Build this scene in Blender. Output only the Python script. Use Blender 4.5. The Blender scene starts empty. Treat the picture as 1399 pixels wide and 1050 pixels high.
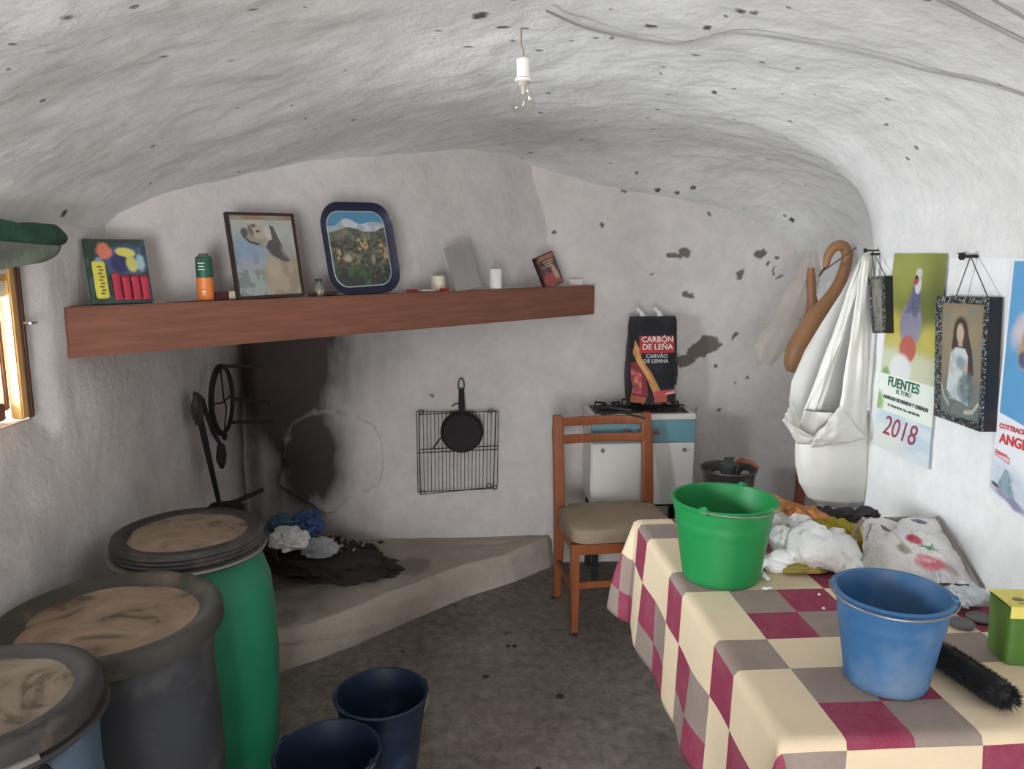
import bpy, bmesh, math, random
import numpy as np
from mathutils import Vector, Matrix, Euler, noise as mn
R = math.radians
PI = math.pi
random.seed(4)
C = bpy.context.scene.collection
sc = bpy.context.scene

# ------------------------------------------------------------------ camera, light, exposure
EYE, PITCH, YAW, F = 1.62, R(9.4), R(3.6), 1040.0
cam = bpy.data.cameras.new('camera'); cam_o = bpy.data.objects.new('camera', cam); C.objects.link(cam_o)
cam.sensor_width = 36; cam.lens = 36*F/1399; cam.clip_start = .02
cam_o.location = (0, 0, EYE); cam_o.rotation_euler = (PI/2-PITCH, 0, -YAW)
sc.camera = cam_o

w = bpy.data.worlds.new('world'); sc.world = w; w.use_nodes = True
w.node_tree.nodes['Background'].inputs[0].default_value = (.75, .88, 1, 1)
w.node_tree.nodes['Background'].inputs[1].default_value = 1.2

def area(name, loc, rot, sx, sy, power, col):
    l = bpy.data.lights.new(name, 'AREA'); l.shape = 'RECTANGLE'; l.size = sx; l.size_y = sy
    l.energy = power; l.color = col
    o = bpy.data.objects.new(name, l); C.objects.link(o); o.location = loc; o.rotation_euler = rot
    return o
# daylight of the small window in the left wall (light stands outside, level with the opening)
area('window_daylight', (-2.1, 1.30, 1.50), (R(90), 0, R(-80)), 1.0, 1.5, 480, (.87, .94, 1))
# daylight of the open door behind the photographer
area('door_daylight', (-.45, -2.1, .9), (R(114), 0, R(-12)), 1.1, 1.6, 92, (.96, .97, 1))
su = bpy.data.lights.new('sun', 'SUN'); su.energy = 2.0; su.angle = R(1); su.color = (1, .93, .8)
so = bpy.data.objects.new('sun', su); C.objects.link(so); so.rotation_euler = (R(38), R(28), 0)

sc.view_settings.view_transform = 'Standard'; sc.view_settings.look = 'None'
sc.view_settings.gamma = 1; sc.view_settings.use_curve_mapping = False
sc.view_settings.exposure = 0.28

# ------------------------------------------------------------------ picking points in the room
def ray(px, py):
    a, b = px-699.5, py-525.0
    d = b*math.cos(PITCH)+F*math.sin(PITCH); f = F*math.cos(PITCH)-b*math.sin(PITCH)
    return Vector((a*math.cos(YAW)+f*math.sin(YAW), f*math.cos(YAW)-a*math.sin(YAW), -d))
O = Vector((0, 0, EYE))
def at_z(px, py, z): r = ray(px, py); return O+r*((z-EYE)/r.z)
def at_y(px, py, y): r = ray(px, py); return O+r*(y/r.y)
def at_x(px, py, x): r = ray(px, py); return O+r*(x/r.x)
def at_p(px, py, p0, n): r = ray(px, py); return O+r*((Vector(p0)-O).dot(n)/r.dot(n))

# ------------------------------------------------------------------ noise
def _h(i, j, k, s):
    n = (i*374761393+j*668265263+k*2147483647+s*974634777) & 0xffffffff
    n = ((n ^ (n >> 13))*1274126177) & 0xffffffff
    return ((n ^ (n >> 16)) & 0xffff)/65535.0
def vnoise(x, y, z=0., s=0):
    x, y, z = np.broadcast_arrays(np.asarray(x, float), np.asarray(y, float), np.asarray(z, float))
    i, j, k = np.floor(x).astype(np.int64), np.floor(y).astype(np.int64), np.floor(z).astype(np.int64)
    a, b, c = x-i, y-j, z-k
    a, b, c = a*a*(3-2*a), b*b*(3-2*b), c*c*(3-2*c)
    o = 0
    for di in (0, 1):
        for dj in (0, 1):
            for dk in (0, 1):
                o = o+_h(i+di, j+dj, k+dk, s)*(a if di else 1-a)*(b if dj else 1-b)*(c if dk else 1-c)
    return o
def fbm(x, y, z=0., s=0, o=4):
    t, a, n = 0, 1., 0
    for q in range(o):
        t = t+a*vnoise(x*2**q, y*2**q, z*2**q, s+q*17); n += a; a *= .5
    return t/n
def sstep(a, b, x): t = np.clip((x-a)/(b-a), 0, 1); return t*t*(3-2*t)

# ------------------------------------------------------------------ materials
def lin(c): return tuple(((v/255)/12.92 if v/255 <= .04045 else ((v/255+.055)/1.055)**2.4) for v in c)
def S(r, g, b): return (*lin((r, g, b)), 1)
class NT:
    def __init__(s, name):
        s.m = bpy.data.materials.new(name); s.m.use_nodes = True; s.t = s.m.node_tree
        s.b = s.t.nodes['Principled BSDF']
    def n(s, typ, **kw):
        o = s.t.nodes.new(typ)
        for k, v in kw.items():
            if k.startswith('i_'):
                key = k[2:]; key = int(key) if key.isdigit() else key.replace('_', ' ')
                if isinstance(v, bpy.types.NodeSocket): s.t.links.new(v, o.inputs[key])
                else: o.inputs[key].default_value = v
            else: setattr(o, k, v)
        return o
    def l(s, a, b): s.t.links.new(a, b)
    def ramp(s, fac, stops):
        r = s.n('ShaderNodeValToRGB', i_0=fac); e = r.color_ramp.elements
        while len(e) < len(stops): e.new(.5)
        for q, (p, c) in enumerate(stops):
            e[q].position = p; e[q].color = c if len(c) == 4 else (*c, 1)
        return r.outputs[0]
    def mix(s, fac, a, b, mode='MIX'):
        m = s.n('ShaderNodeMix', data_type='RGBA', blend_type=mode)
        for i, v in ((0, fac), (6, a), (7, b)):
            if isinstance(v, bpy.types.NodeSocket): s.l(v, m.inputs[i])
            else: m.inputs[i].default_value = v
        return m.outputs[2]
_cache = {}
def mat(name, col, rough=.6, metal=0, var=.12, scale=8, bump=.0, bscale=60, dust=None, dscale=5, damt=.5, spec=.5, alpha=1, trans=0, sub=0, stretch=None, coat=0):
    """general procedural material: base colour broken up by noise, fine relief, an optional dust layer"""
    if name in _cache: return _cache[name]
    t = NT(name); co = t.n('ShaderNodeTexCoord').outputs['Object']
    if stretch: co = t.n('ShaderNodeMapping', i_Vector=co, i_Scale=stretch).outputs[0]
    nz = t.n('ShaderNodeTexNoise', i_Vector=co, i_Scale=scale, i_Detail=5.0, i_Roughness=.6).outputs[0]
    lo = tuple(v*(1-var) for v in col[:3]); hi = tuple(min(1, v*(1+var)) for v in col[:3])
    c = t.ramp(nz, [(.3, lo), (.7, hi)])
    if dust:
        dn = t.n('ShaderNodeTexNoise', i_Vector=co, i_Scale=dscale, i_Detail=8.0, i_Roughness=.65).outputs[0]
        f = t.ramp(dn, [(.62-damt*.4, (0, 0, 0)), (.78-damt*.2, (.85, .85, .85))])
        c = t.mix(f, c, dust)
    t.l(c, t.b.inputs['Base Color'])
    t.b.inputs['Roughness'].default_value = rough; t.b.inputs['Metallic'].default_value = metal
    t.b.inputs['Specular IOR Level'].default_value = spec
    t.b.inputs['Alpha'].default_value = alpha; t.b.inputs['Transmission Weight'].default_value = trans
    if coat: t.b.inputs['Coat Weight'].default_value = coat
    if sub:
        t.b.inputs['Subsurface Weight'].default_value = sub; t.b.inputs['Subsurface Radius'].default_value = (.02, .02, .02)
    if bump:
        bn = t.n('ShaderNodeTexNoise', i_Vector=co, i_Scale=bscale, i_Detail=4.0).outputs[0]
        bb = t.n('ShaderNodeBump', i_Strength=bump, i_Distance=.01, i_Height=bn)
        t.l(bb.outputs[0], t.b.inputs['Normal'])
    _cache[name] = t.m
    return t.m
def plaster(name, base, grime, speck=.0, bump=.5):
    """lime-washed plaster; the mesh carries 'soot' (grey black), 'rust' (brown) and 'bare' (render showing) masks"""
    t = NT(name); co = t.n('ShaderNodeTexCoord').outputs['Object']
    a = t.n('ShaderNodeTexNoise', i_Vector=co, i_Scale=2.2, i_Detail=8.0, i_Roughness=.6).outputs[0]
    c = t.ramp(a, [(.3, grime), (.62, base)])
    b = t.n('ShaderNodeTexNoise', i_Vector=co, i_Scale=14.0, i_Detail=6.0, i_Roughness=.7).outputs[0]
    c = t.mix(.35, c, t.ramp(b, [(.35, tuple(.8*v for v in base[:3])), (.65, tuple(min(1, 1.06*v) for v in base[:3]))]))
    if speck:
        v = t.n('ShaderNodeTexVoronoi', i_Vector=co, i_Scale=17.0, i_Randomness=1.0)
        wn = t.n('ShaderNodeTexNoise', i_Vector=co, i_Scale=60.0, i_Detail=3.0).outputs[0]
        dd = t.n('ShaderNodeMath', operation='ADD', i_0=v.outputs['Distance'], i_1=t.n('ShaderNodeMath', operation='MULTIPLY', i_0=wn, i_1=.16).outputs[0]).outputs[0]
        cell = t.n('ShaderNodeSeparateColor', i_0=v.outputs['Color']).outputs[0]
        thr = t.n('ShaderNodeMath', operation='MULTIPLY', i_0=t.n('ShaderNodeMath', operation='POWER', i_0=cell, i_1=5.0).outputs[0], i_1=.2).outputs[0]
        m = t.n('ShaderNodeMath', operation='LESS_THAN', i_0=dd, i_1=t.n('ShaderNodeMath', operation='ADD', i_0=thr, i_1=.045).outputs[0]).outputs[0]
        m = t.n('ShaderNodeMath', operation='MULTIPLY', i_0=m, i_1=speck).outputs[0]
        c = t.mix(m, c, S(84, 76, 70))
    for nm, col in (('bare', S(116, 107, 99)), ('rust', S(88, 62, 48)), ('soot', S(47, 36, 32))):
        at = t.n('ShaderNodeAttribute', attribute_name=nm)
        c = t.mix(at.outputs['Fac'], c, col)
    t.l(c, t.b.inputs['Base Color']); t.b.inputs['Roughness'].default_value = .93
    t.b.inputs['Specular IOR Level'].default_value = .2
    n1 = t.n('ShaderNodeTexNoise', i_Vector=co, i_Scale=26.0, i_Detail=6.0, i_Roughness=.6).outputs[0]
    b1 = t.n('ShaderNodeBump', i_Strength=bump, i_Distance=.012, i_Height=n1)
    t.l(b1.outputs[0], t.b.inputs['Normal'])
    return t.m
def vcol(name, rough=.6, coat=0, spec=.4):
    t = NT(name); at = t.n('ShaderNodeAttribute', attribute_name='paint')
    t.l(at.outputs['Color'], t.b.inputs['Base Color']); t.b.inputs['Roughness'].default_value = rough
    t.b.inputs['Specular IOR Level'].default_value = spec
    if coat: t.b.inputs['Coat Weight'].default_value = coat
    return t.m

M = {}
M['wall'] = plaster('limewash', S(219, 212, 208), S(190, 184, 180))
M['wallR'] = plaster('limewash_right', S(238, 239, 238), S(220, 220, 217), bump=.4)
M['ceil'] = plaster('limewash_ceiling', S(231, 230, 227), S(205, 203, 200), speck=.7, bump=.5)
M['hearth'] = plaster('hearth_plaster', S(188, 177, 164), S(146, 136, 124), speck=.25, bump=.8)
M['wood_beam'] = mat('beam_wood', S(126, 80, 61), .6, var=.22, scale=5, stretch=(1, 1, 14), bump=.15, bscale=30)
M['wood_chair'] = mat('chair_wood', S(144, 80, 46), .4, var=.2, scale=6, stretch=(9, 9, 1), coat=.1)
M['wood_pale'] = mat('pale_wood', S(205, 160, 96), .6, var=.15, scale=6, stretch=(8, 8, 1))
M['wood_dark'] = mat('dark_wood', S(74, 44, 32), .6, var=.2)
M['fabric'] = mat('seat_fabric', S(156, 138, 116), .95, var=.1, bump=.5, bscale=260)
M['iron'] = mat('sooty_iron', S(38, 33, 33), .75, metal=.3, var=.3, bump=.3, bscale=90)
M['iron_grey'] = mat('grey_iron', S(70, 66, 66), .55, metal=.6, var=.3)
M['steel'] = mat('steel', S(170, 168, 165), .35, metal=.9, var=.1)
M['zinc'] = mat('zinc', S(140, 135, 128), .45, metal=.7, var=.2)
M['black'] = mat('black_plastic', S(26, 26, 28), .5, var=.2)
M['white'] = mat('white_plastic', S(235, 232, 224), .4, var=.03)
M['enamel'] = mat('white_enamel', S(226, 222, 216), .35, var=.05, scale=3)
M['teal'] = mat('teal_enamel', S(112, 158, 168), .35, var=.08, scale=4)

# ------------------------------------------------------------------ mesh helpers
class MB:
    def __init__(s): s.v = []; s.f = []; s.mi = []
    def add(s, vs, fs, mi=0):
        o = len(s.v); s.v += [tuple(v) for v in vs]; s.f += [tuple(i+o for i in f) for f in fs]; s.mi += [mi]*len(fs); return s
    def box(s, c, d, rot=None, mi=0, bev=0.):
        x, y, z = (q/2 for q in d)
        b = min(bev, x*.9, y*.9, z*.9)
        if b <= 0:
            vs = [Vector((sx*x, sy*y, sz*z)) for sz in (-1, 1) for sy in (-1, 1) for sx in (-1, 1)]
            fs = [(0, 2, 3, 1), (4, 5, 7, 6), (0, 1, 5, 4), (2, 6, 7, 3), (0, 4, 6, 2), (1, 3, 7, 5)]
        else:
            bm = bmesh.new(); bmesh.ops.create_cube(bm, size=1)
            for v in bm.verts: v.co = Vector((v.co.x*2*x, v.co.y*2*y, v.co.z*2*z))
            bmesh.ops.bevel(bm, geom=list(bm.edges), offset=b, segments=2, affect='EDGES')
            bm.verts.index_update(); vs = [v.co.copy() for v in bm.verts]; fs = [[v.index for v in f.verts] for f in bm.faces]; bm.free()
        if rot is not None: vs = [rot @ v for v in vs]
        c = Vector(c); return s.add([v+c for v in vs], fs, mi)
    def lathe(s, prof, c=(0, 0, 0), n=40, mi=0, sx=1, sy=1, rot=None, wob=0):
        c = Vector(c); vs = []; fs = []
        for i, (r, z) in enumerate(prof):
            for k in range(n):
                a = 2*PI*k/n; rr = max(r, 1e-5)
                if wob: rr *= 1+wob*math.sin(2*a+z*5)
                v = Vector((rr*math.cos(a)*sx, rr*math.sin(a)*sy, z))
                vs.append((rot @ v if rot is not None else v)+c)
        for i in range(len(prof)-1):
            for k in range(n):
                a, b = i*n+k, i*n+(k+1) % n; fs.append((a, b, b+n, a+n))
        return s.add(vs, fs, mi)
    def tube(s, pts, r, n=8, closed=False, mi=0, flat=1.):
        pts = [Vector(p) for p in pts]; m = len(pts)
        rs = r if isinstance(r, (list, tuple)) else [r]*m
        vs = []; fs = []; up = None
        for i, p in enumerate(pts):
            if closed: t = pts[(i+1) % m]-pts[i-1]
            else: t = pts[min(i+1, m-1)]-pts[max(i-1, 0)]
            t = t.normalized() if t.length > 1e-9 else Vector((0, 0, 1))
            if up is None: up = t.orthogonal().normalized()
            up = (up-t*up.dot(t)); up = up.normalized() if up.length > 1e-6 else t.orthogonal().normalized()
            sd = t.cross(up)
            for k in range(n):
                a = 2*PI*k/n; vs.append(p+up*math.cos(a)*rs[i]+sd*math.sin(a)*rs[i]*flat)
        for i in range(m if closed else m-1):
            j = (i+1) % m
            for k in range(n):
                k2 = (k+1) % n; fs.append((i*n+k, i*n+k2, j*n+k2, j*n+k))
        if not closed: fs += [tuple(range(n-1, -1, -1)), tuple((m-1)*n+k for k in range(n))]
        return s.add(vs, fs, mi)
    def grid(s, fn, nu, nv, mi=0, wrap=False):
        vs = [fn(i/nu, j/nv) for j in range(nv+1) for i in range(nu+(0 if wrap else 1))]
        W = nu if wrap else nu+1
        fs = [(j*W+i, j*W+(i+1) % W, (j+1)*W+(i+1) % W, (j+1)*W+i) for j in range(nv) for i in range(nu)]
        return s.add(vs, fs, mi)
    def blob(s, c, r, amp=.2, sc_=3., seed=0, sub=4, ridge=0., rot=None, flat_bottom=None, mi=0):
        bm = bmesh.new(); bmesh.ops.create_icosphere(bm, subdivisions=sub, radius=1); vs = []
        of = Vector((seed*3.1, seed*7.7, seed*1.3))
        for v in bm.verts:
            p = v.co.normalized(); d = amp*mn.fractal(p*sc_+of, 1, 2, 4)
            if ridge: d += ridge*(abs(mn.noise(p*sc_*1.3+of*2))*-2+abs(mn.noise(p*sc_*2.9+of*2))*-1+.6)
            q = p*(1+d); q = Vector((q.x*r[0], q.y*r[1], q.z*r[2]))
            if rot is not None: q = rot @ q
            if flat_bottom is not None and q.z < flat_bottom: q.z = flat_bottom+(q.z-flat_bottom)*.03
            vs.append(q+Vector(c))
        bm.verts.index_update(); fs = [[v.index for v in f.verts] for f in bm.faces]; bm.free()
        return s.add(vs, fs, mi)
    def build(s, name, m, parent=None, smooth=True, angle=40, local=False):
        me = bpy.data.meshes.new(name); me.from_pydata(s.v, [], s.f)
        ms = m if isinstance(m, (list, tuple)) else [m]
        for q in ms: me.materials.append(q)
        if len(ms) > 1: me.polygons.foreach_set('material_index', s.mi)
        bm = bmesh.new(); bm.from_mesh(me); bmesh.ops.recalc_face_normals(bm, faces=bm.faces); bm.to_mesh(me); bm.free()
        if smooth:
            me.polygons.foreach_set('use_smooth', [True]*len(me.polygons)); me.set_sharp_from_angle(angle=R(angle))
        o = bpy.data.objects.new(name, me); C.objects.link(o)
        if parent is not None:
            o.parent = parent
            if not local: o.matrix_parent_inverse = Matrix.Identity(4)
        return o
def tag(o, label=None, cat=None, group=None, kind=None):
    if label: o['label'] = label
    if cat: o['category'] = cat
    if group: o['group'] = group
    if kind: o['kind'] = kind
    return o
def thing(name, label, cat, loc=(0, 0, 0), rz=0, group=None, rot=None):
    o = bpy.data.objects.new(name, None); C.objects.link(o); o.empty_display_size = .05
    o.location = loc; o.rotation_euler = rot if rot is not None else (0, 0, rz)
    return tag(o, label, cat, group)
def rebase(o, base):
    """put a single-mesh thing's origin at its base; the mesh was built in room coordinates"""
    base = Vector(base); o.data.transform(Matrix.Translation(-base)); o.location = base; return o
def copy_tree(o, parent=None):
    c = o.copy(); C.objects.link(c)
    if parent is not None: c.parent = parent
    for ch in o.children: copy_tree(ch, c)
    return c
def np_grid(name, P, m, masks=None, keep=None, smooth=True, colors=None):
    """P: (nv+1, nu+1, 3) array -> one mesh; masks: name -> array of the same grid"""
    nv, nu = P.shape[0]-1, P.shape[1]-1
    idx = np.arange((nv+1)*(nu+1)).reshape(nv+1, nu+1)
    q = np.stack([idx[:-1, :-1], idx[:-1, 1:], idx[1:, 1:], idx[1:, :-1]], -1).reshape(-1, 4)
    if keep is not None: q = q[keep.reshape(-1)]
    me = bpy.data.meshes.new(name); n = len(q)
    me.vertices.add((nv+1)*(nu+1)); me.vertices.foreach_set('co', P.reshape(-1).astype(np.float32))
    me.loops.add(n*4); me.loops.foreach_set('vertex_index', q.reshape(-1).astype(np.int32))
    me.polygons.add(n); me.polygons.foreach_set('loop_start', (np.arange(n)*4).astype(np.int32))
    me.polygons.foreach_set('use_smooth', np.full(n, smooth))
    me.update(calc_edges=True)
    for k, a in (masks or {}).items():
        at = me.attributes.new(k, 'FLOAT', 'POINT'); at.data.foreach_set('value', np.clip(a, 0, 1).reshape(-1).astype(np.float32))
    if colors is not None:
        at = me.color_attributes.new('paint', 'FLOAT_COLOR', 'POINT')
        cc = np.concatenate([colors.reshape(-1, 3), np.ones(((nv+1)*(nu+1), 1))], 1)
        at.data.foreach_set('color', cc.reshape(-1).astype(np.float32))
    me.materials.append(m); me.validate()
    o = bpy.data.objects.new(name, me); C.objects.link(o); return o

# ------------------------------------------------------------------ flat prints, painted point by point on a fine sheet
class Canvas:
    def __init__(s, nx, ny, bg):
        u = np.linspace(0, 1, nx+1); v = np.linspace(0, 1, ny+1); s.u, s.v = np.meshgrid(u, v)
        s.c = np.zeros(s.u.shape+(3,))+np.array(lin(bg)); s.nx, s.ny = nx, ny
    def put(s, m, col, a=1.):
        m = (np.clip(m, 0, 1)*a)[..., None]; s.c = s.c*(1-m)+np.array(lin(col))*m; return s
    def ell(s, cx, cy, rx, ry, col, soft=.15, rot=0, a=1., wob=0, seed=1):
        x, y = s.u-cx, s.v-cy; r = R(rot); x, y = x*math.cos(r)+y*math.sin(r), -x*math.sin(r)+y*math.cos(r)
        d = np.hypot(x/rx, y/ry)
        if wob: d = d+wob*(fbm(s.u*9, s.v*9, 0, seed, 3)-.5)
        return s.put(1-sstep(1-soft, 1+soft, d), col, a)
    def rect(s, x0, y0, x1, y1, col, a=1., soft=.006):
        m = sstep(x0-soft, x0+soft, s.u)*(1-sstep(x1-soft, x1+soft, s.u))*sstep(y0-soft, y0+soft, s.v)*(1-sstep(y1-soft, y1+soft, s.v))
        return s.put(m, col, a)
    def poly(s, pts, col, a=1.):
        ins = np.zeros(s.u.shape, bool); n = len(pts)
        for i in range(n):
            (x1, y1), (x2, y2) = pts[i], pts[(i+1) % n]
            if y1 == y2: continue
            ins ^= ((y1 > s.v) != (y2 > s.v)) & (s.u < (x2-x1)*(s.v-y1)/(y2-y1)+x1)
        return s.put(ins.astype(float), col, a)
    def line(s, pts, w_, col, a=1.):
        d = np.full(s.u.shape, 9.)
        for (x1, y1), (x2, y2) in zip(pts[:-1], pts[1:]):
            L = max((x2-x1)**2+(y2-y1)**2, 1e-9); t = np.clip(((s.u-x1)*(x2-x1)+(s.v-y1)*(y2-y1))/L, 0, 1)
            d = np.minimum(d, np.hypot(s.u-x1-t*(x2-x1), s.v-y1-t*(y2-y1)))
        return s.put(1-sstep(w_*.6, w_*1.2, d), col, a)
    def mottle(s, col, a, sx, sy, lo=.45, hi=.6, seed=3, mask=None):
        m = sstep(lo, hi, fbm(s.u*sx, s.v*sy, 0, seed, 4))
        if mask is not None: m = m*mask
        return s.put(m, col, a)
    def sheet(s, name, corners, m, parent=None, bulge=None):
        """corners TL, TR, BR, BL"""
        TL, TR, BR, BL = (np.array(q, float) for q in corners)
        u, v = s.u[..., None], s.v[..., None]
        P = (TL*(1-u)+TR*u)*v+(BL*(1-u)+BR*u)*(1-v)
        if bulge is not None: P = P+bulge(s.u, s.v)
        g_ = s.c.mean(-1, keepdims=True); cc = (s.c*.82+g_*.18)*.95+.010  # haze put into the print colours: greyed a little, blacks lifted
        o = np_grid(name, P, m, colors=cc)
        if parent is not None: o.parent = parent
        return o
M['print'] = vcol('printed_paper', .55)
M['gloss'] = vcol('glossy_print', .25, coat=.3)
M['matte'] = vcol('matte_print', .85, spec=.2)
def lettering(name, txt, size, mat_, parent, origin, ux, uy, off, align='CENTER', extrude=.0004, bold=.0, shear=0):
    """flat letters as a thin mesh; ux = reading direction, uy = up, off = lift off the surface"""
    cu = bpy.data.curves.new(name, 'FONT'); cu.body = txt; cu.size = size; cu.align_x = align; cu.align_y = 'CENTER'
    cu.extrude = extrude; cu.offset = bold; cu.shear = shear; cu.resolution_u = 3
    o = bpy.data.objects.new(name, cu); C.objects.link(o)
    dg = bpy.context.evaluated_depsgraph_get(); me = bpy.data.meshes.new_from_object(o.evaluated_get(dg))
    bpy.data.objects.remove(o); bpy.data.curves.remove(cu)
    ux, uy = Vector(ux).normalized(), Vector(uy).normalized(); uz = ux.cross(uy).normalized()
    mt = Matrix((ux, uy, uz)).transposed().to_4x4(); mt.translation = Vector(origin)+uz*off
    me.transform(mt); me.materials.clear(); me.materials.append(mat_); me.name = name
    o = bpy.data.objects.new(name, me); C.objects.link(o)
    if parent is not None: o.parent = parent
    return tag(o, kind='stuff') if False else o

# ================================================================== THE ROOM
XL, YB, YF = -1.12, 3.88, -1.6
def wall_x(y):                         # right wall: parallel to the table, then drawing back towards the far corner
    y = np.asarray(y, float)
    return 1.385+.42*sstep(2.45, 3.25, y)-.03*sstep(3.7, 3.95, y)**1.5
PX = np.array([-1.17, -1.135, -1.02, -.76, -.4, 0., .3, .6, .85, 1.05, 1.21, 1.32, 1.378, 1.385])
PZ = np.array([1.50, 1.70, 1.82, 1.95, 2.07, 2.17, 2.20, 2.17, 2.12, 2.06, 1.98, 1.88, 1.76, 1.60])
def ceil_pt(u, y):
    """u 0..1 along the vault section, left to right"""
    t = np.asarray(u)*(len(PX)-1)
    # smooth the section
    k = np.arange(len(PX)); x = np.interp(t, k, PX); z = np.interp(t, k, PZ)
    x2 = np.interp(t+.5, k, PX)+np.interp(t-.5, k, PX); z2 = np.interp(t+.5, k, PZ)+np.interp(t-.5, k, PZ)
    x = (x*2+x2)/4; z = (z*2+z2)/4
    s = np.where(x > 0, wall_x(y)/1.385, 1.); xs = x*s
    drop = .07*sstep(2.2, 3.9, y)+.15*sstep(3.40, 3.98, y)**2*sstep(-.1, .7, x)
    return xs, z-drop
# ceiling
nu, nv = 420, 520
U, Y = np.meshgrid(np.linspace(0, 1, nu+1), np.linspace(YF, YB+.05, nv+1))
X, Z = ceil_pt(U, Y)
rough = (fbm(X*3, Y*3, Z*3, 5, 4)-.5)*.05+(fbm(X*9, Y*9, Z*9, 9, 3)-.5)*.010
Z = Z+rough*(1-sstep(.9, 1., U)*.9)*(sstep(0, .08, U)*.9+.1)
pits = np.zeros_like(X)
def spot(px, py, r, d=1.):
    global pits
    # a flaked spot of the vault where the line of sight meets it
    v = ray(px, py); best = None
    for q in range(40, 460):
        p = O+v.normalized()*(q*.01)
        if p.y > YB: break
        xs, zs = ceil_pt(np.linspace(0, 1, 60), p.y)
        zz = np.interp(p.x, xs, zs)
        if p.z > zz: best = p; break
    if best is None: return
    dd = np.hypot(X-best.x, Y-best.y)/r+.9*(fbm(X*60, Y*60, 0, 3, 3)-.5)
    pits = np.maximum(pits, (1-sstep(.8, 1.1, dd))*d)
for a in [(657, 16, .022), (736, 66, .010), (717, 36, .009), (888, 36, .016), (976, 130, .012), (1012, 18, .012), (1030, 20, .008), (836, 52, .008), (913, 130, .007),
          (965, 35, .012), (700, 50, .006), (688, 34, .012), (225, 84, .006), (350, 17, .006), (318, 87, .005), (95, 12, .006), (1040, 85, .008), (780, 55, .006), (903, 103, .006), (950, 76, .009),
          (600, 40, .006), (990, 24, .006), (1090, 95, .006), (904, 188, .007), (640, 60, .008), (905, 95, .005), (1210, 170, .006), (1252, 198, .006), (87, 290, .008), (795, 193, .009), (690, 198, .01), (725, 212, .01), (860, 70, .006), (857, 258, .020), (899, 256, .016), (889, 263, .011), (925, 260, .014), (947, 254, .015), (1082, 301, .014), (870, 232, .008)]: spot(*a)
np_grid('ceiling', np.stack([X, Y, Z-.0], -1), M['ceil'], {'bare': pits, 'soot': pits*.45, 'rust': pits*0})['kind'] = 'structure'
# back wall
def PW(px, py): p = at_y(px, py, YB); return p.x, p.z
nu, nv = 520, 400
X, Z = np.meshgrid(np.linspace(XL-.06, 1.9, nu+1), np.linspace(-.02, 2.35, nv+1))
dy = (fbm(X*1.6, Z*1.6, 0, 31, 3)-.5)*.03+(fbm(X*9, Z*9, 0, 33, 4)-.5)*.008
bare = np.zeros_like(X)
wx, wz = (fbm(X*16, Z*16, 0, 41, 4)-.5), (fbm(X*16, Z*16, 0, 43, 4)-.5)
wx2, wz2 = (fbm(X*48, Z*48, 0, 45, 3)-.5), (fbm(X*48, Z*48, 0, 47, 3)-.5)
for px, py, rx, rz, rot in [(962, 474, 24, 13, 25), (938, 492, 15, 9, 0), (935, 345, 8, 7, 0), (922, 349, 12, 4, 0), (1036, 347, 8, 4, 0), (1044, 345, 4, 3, 0), (857, 258, 6, 5, 0), (898, 256, 5, 3, 0), (890, 262, 4, 2, 0),
                            (947, 254, 5, 3, 0), (925, 259, 7, 2, 0), (1012, 376, 5, 5, 0), (940, 403, 5, 4, 0), (1080, 302, 7, 3, -20), (1050, 360, 3, 2, 0), (968, 294, 3, 3, 0), (986, 562, 4, 3, 0), (1005, 460, 3, 4, 0),
                            (1060, 352, 3, 2, 0), (985, 470, 4, 3, 0), (592, 540, 3, 3, 0), (825, 307, 3, 3, 0), (888, 376, 3, 2, 0), (1022, 513, 3, 2, 0), (1002, 522, 2, 2, 0), (950, 560, 2, 2, 0), (1065, 378, 5, 1.5, 15), (1057, 370, 1.5, 6, 0),
                            (760, 315, 2, 2, 0), (975, 500, 3, 3, 0), (1090, 305, 4, 2, 0), (870, 230, 2, 2, 0), (905, 225, 2, 2, 0)]:
    cx, cz = PW(px, py); k = 3.88/F; a = R(rot)
    x, z = X-cx+wx*.05+wx2*.022, Z-cz+wz*.045+wz2*.022
    x, z = x*math.cos(a)+z*math.sin(a), -x*math.sin(a)+z*math.cos(a)
    bare = np.maximum(bare, 1-sstep(.93, 1.05, np.hypot(x/(rx*k*.98), z/(rz*k*1.02))))
# burnt, patched bulge of plaster behind the fire
cx, cz = PW(447, 622); wv = 1.3*(fbm(X*4.2, Z*4.2, 0, 53, 4)-.5)
d = np.hypot((X-cx)/.245, (Z-cz)/.255)+wv*.7
bulge = 1-sstep(.9, 1.04, d)
ring = np.exp(-((d-.97)/.035)**2); crack = np.exp(-((d-1.0)/.016)**2)*(fbm(X*7, Z*7, 0, 73, 2) > .42)
dy = dy-bulge*(.030+.02*fbm(X*8, Z*8, 0, 57, 3))*sstep(-.5, .6, -(X-cx)/.26+.3)+ring*.004*(fbm(X*5, Z*5, 0, 77, 2) > .45)
dy = dy+bare*.007
def gs(px, py, rx, ry, p=2):
    cx, cz = PW(px, py); k = 3.88/F
    return np.exp(-(np.abs((X-cx)/(rx*k))**p+np.abs((Z-cz)/(ry*k))**p))
nz = fbm(X*6, Z*6, 0, 61, 5)
soot = gs(385, 465, 74, 95, 2)*1.2+gs(382, 550, 58, 70, 2)*.8+gs(428, 628, 44, 58, 2.6)*.95+gs(470, 480, 90, 60)*.35+gs(520, 620, 70, 90)*.12+gs(395, 690, 60, 60)*.45+gs(470, 740, 90, 30)*.3+gs(640, 445, 160, 30)*.12
soot = soot*(.62+.7*nz)*(.8+.4*fbm(X*30, Z*5, 0, 63, 3))
soot = np.clip(soot*1.12, 0, .93)*(1-.5*ring*(X < cx+.05)*(Z > cz))
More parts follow.
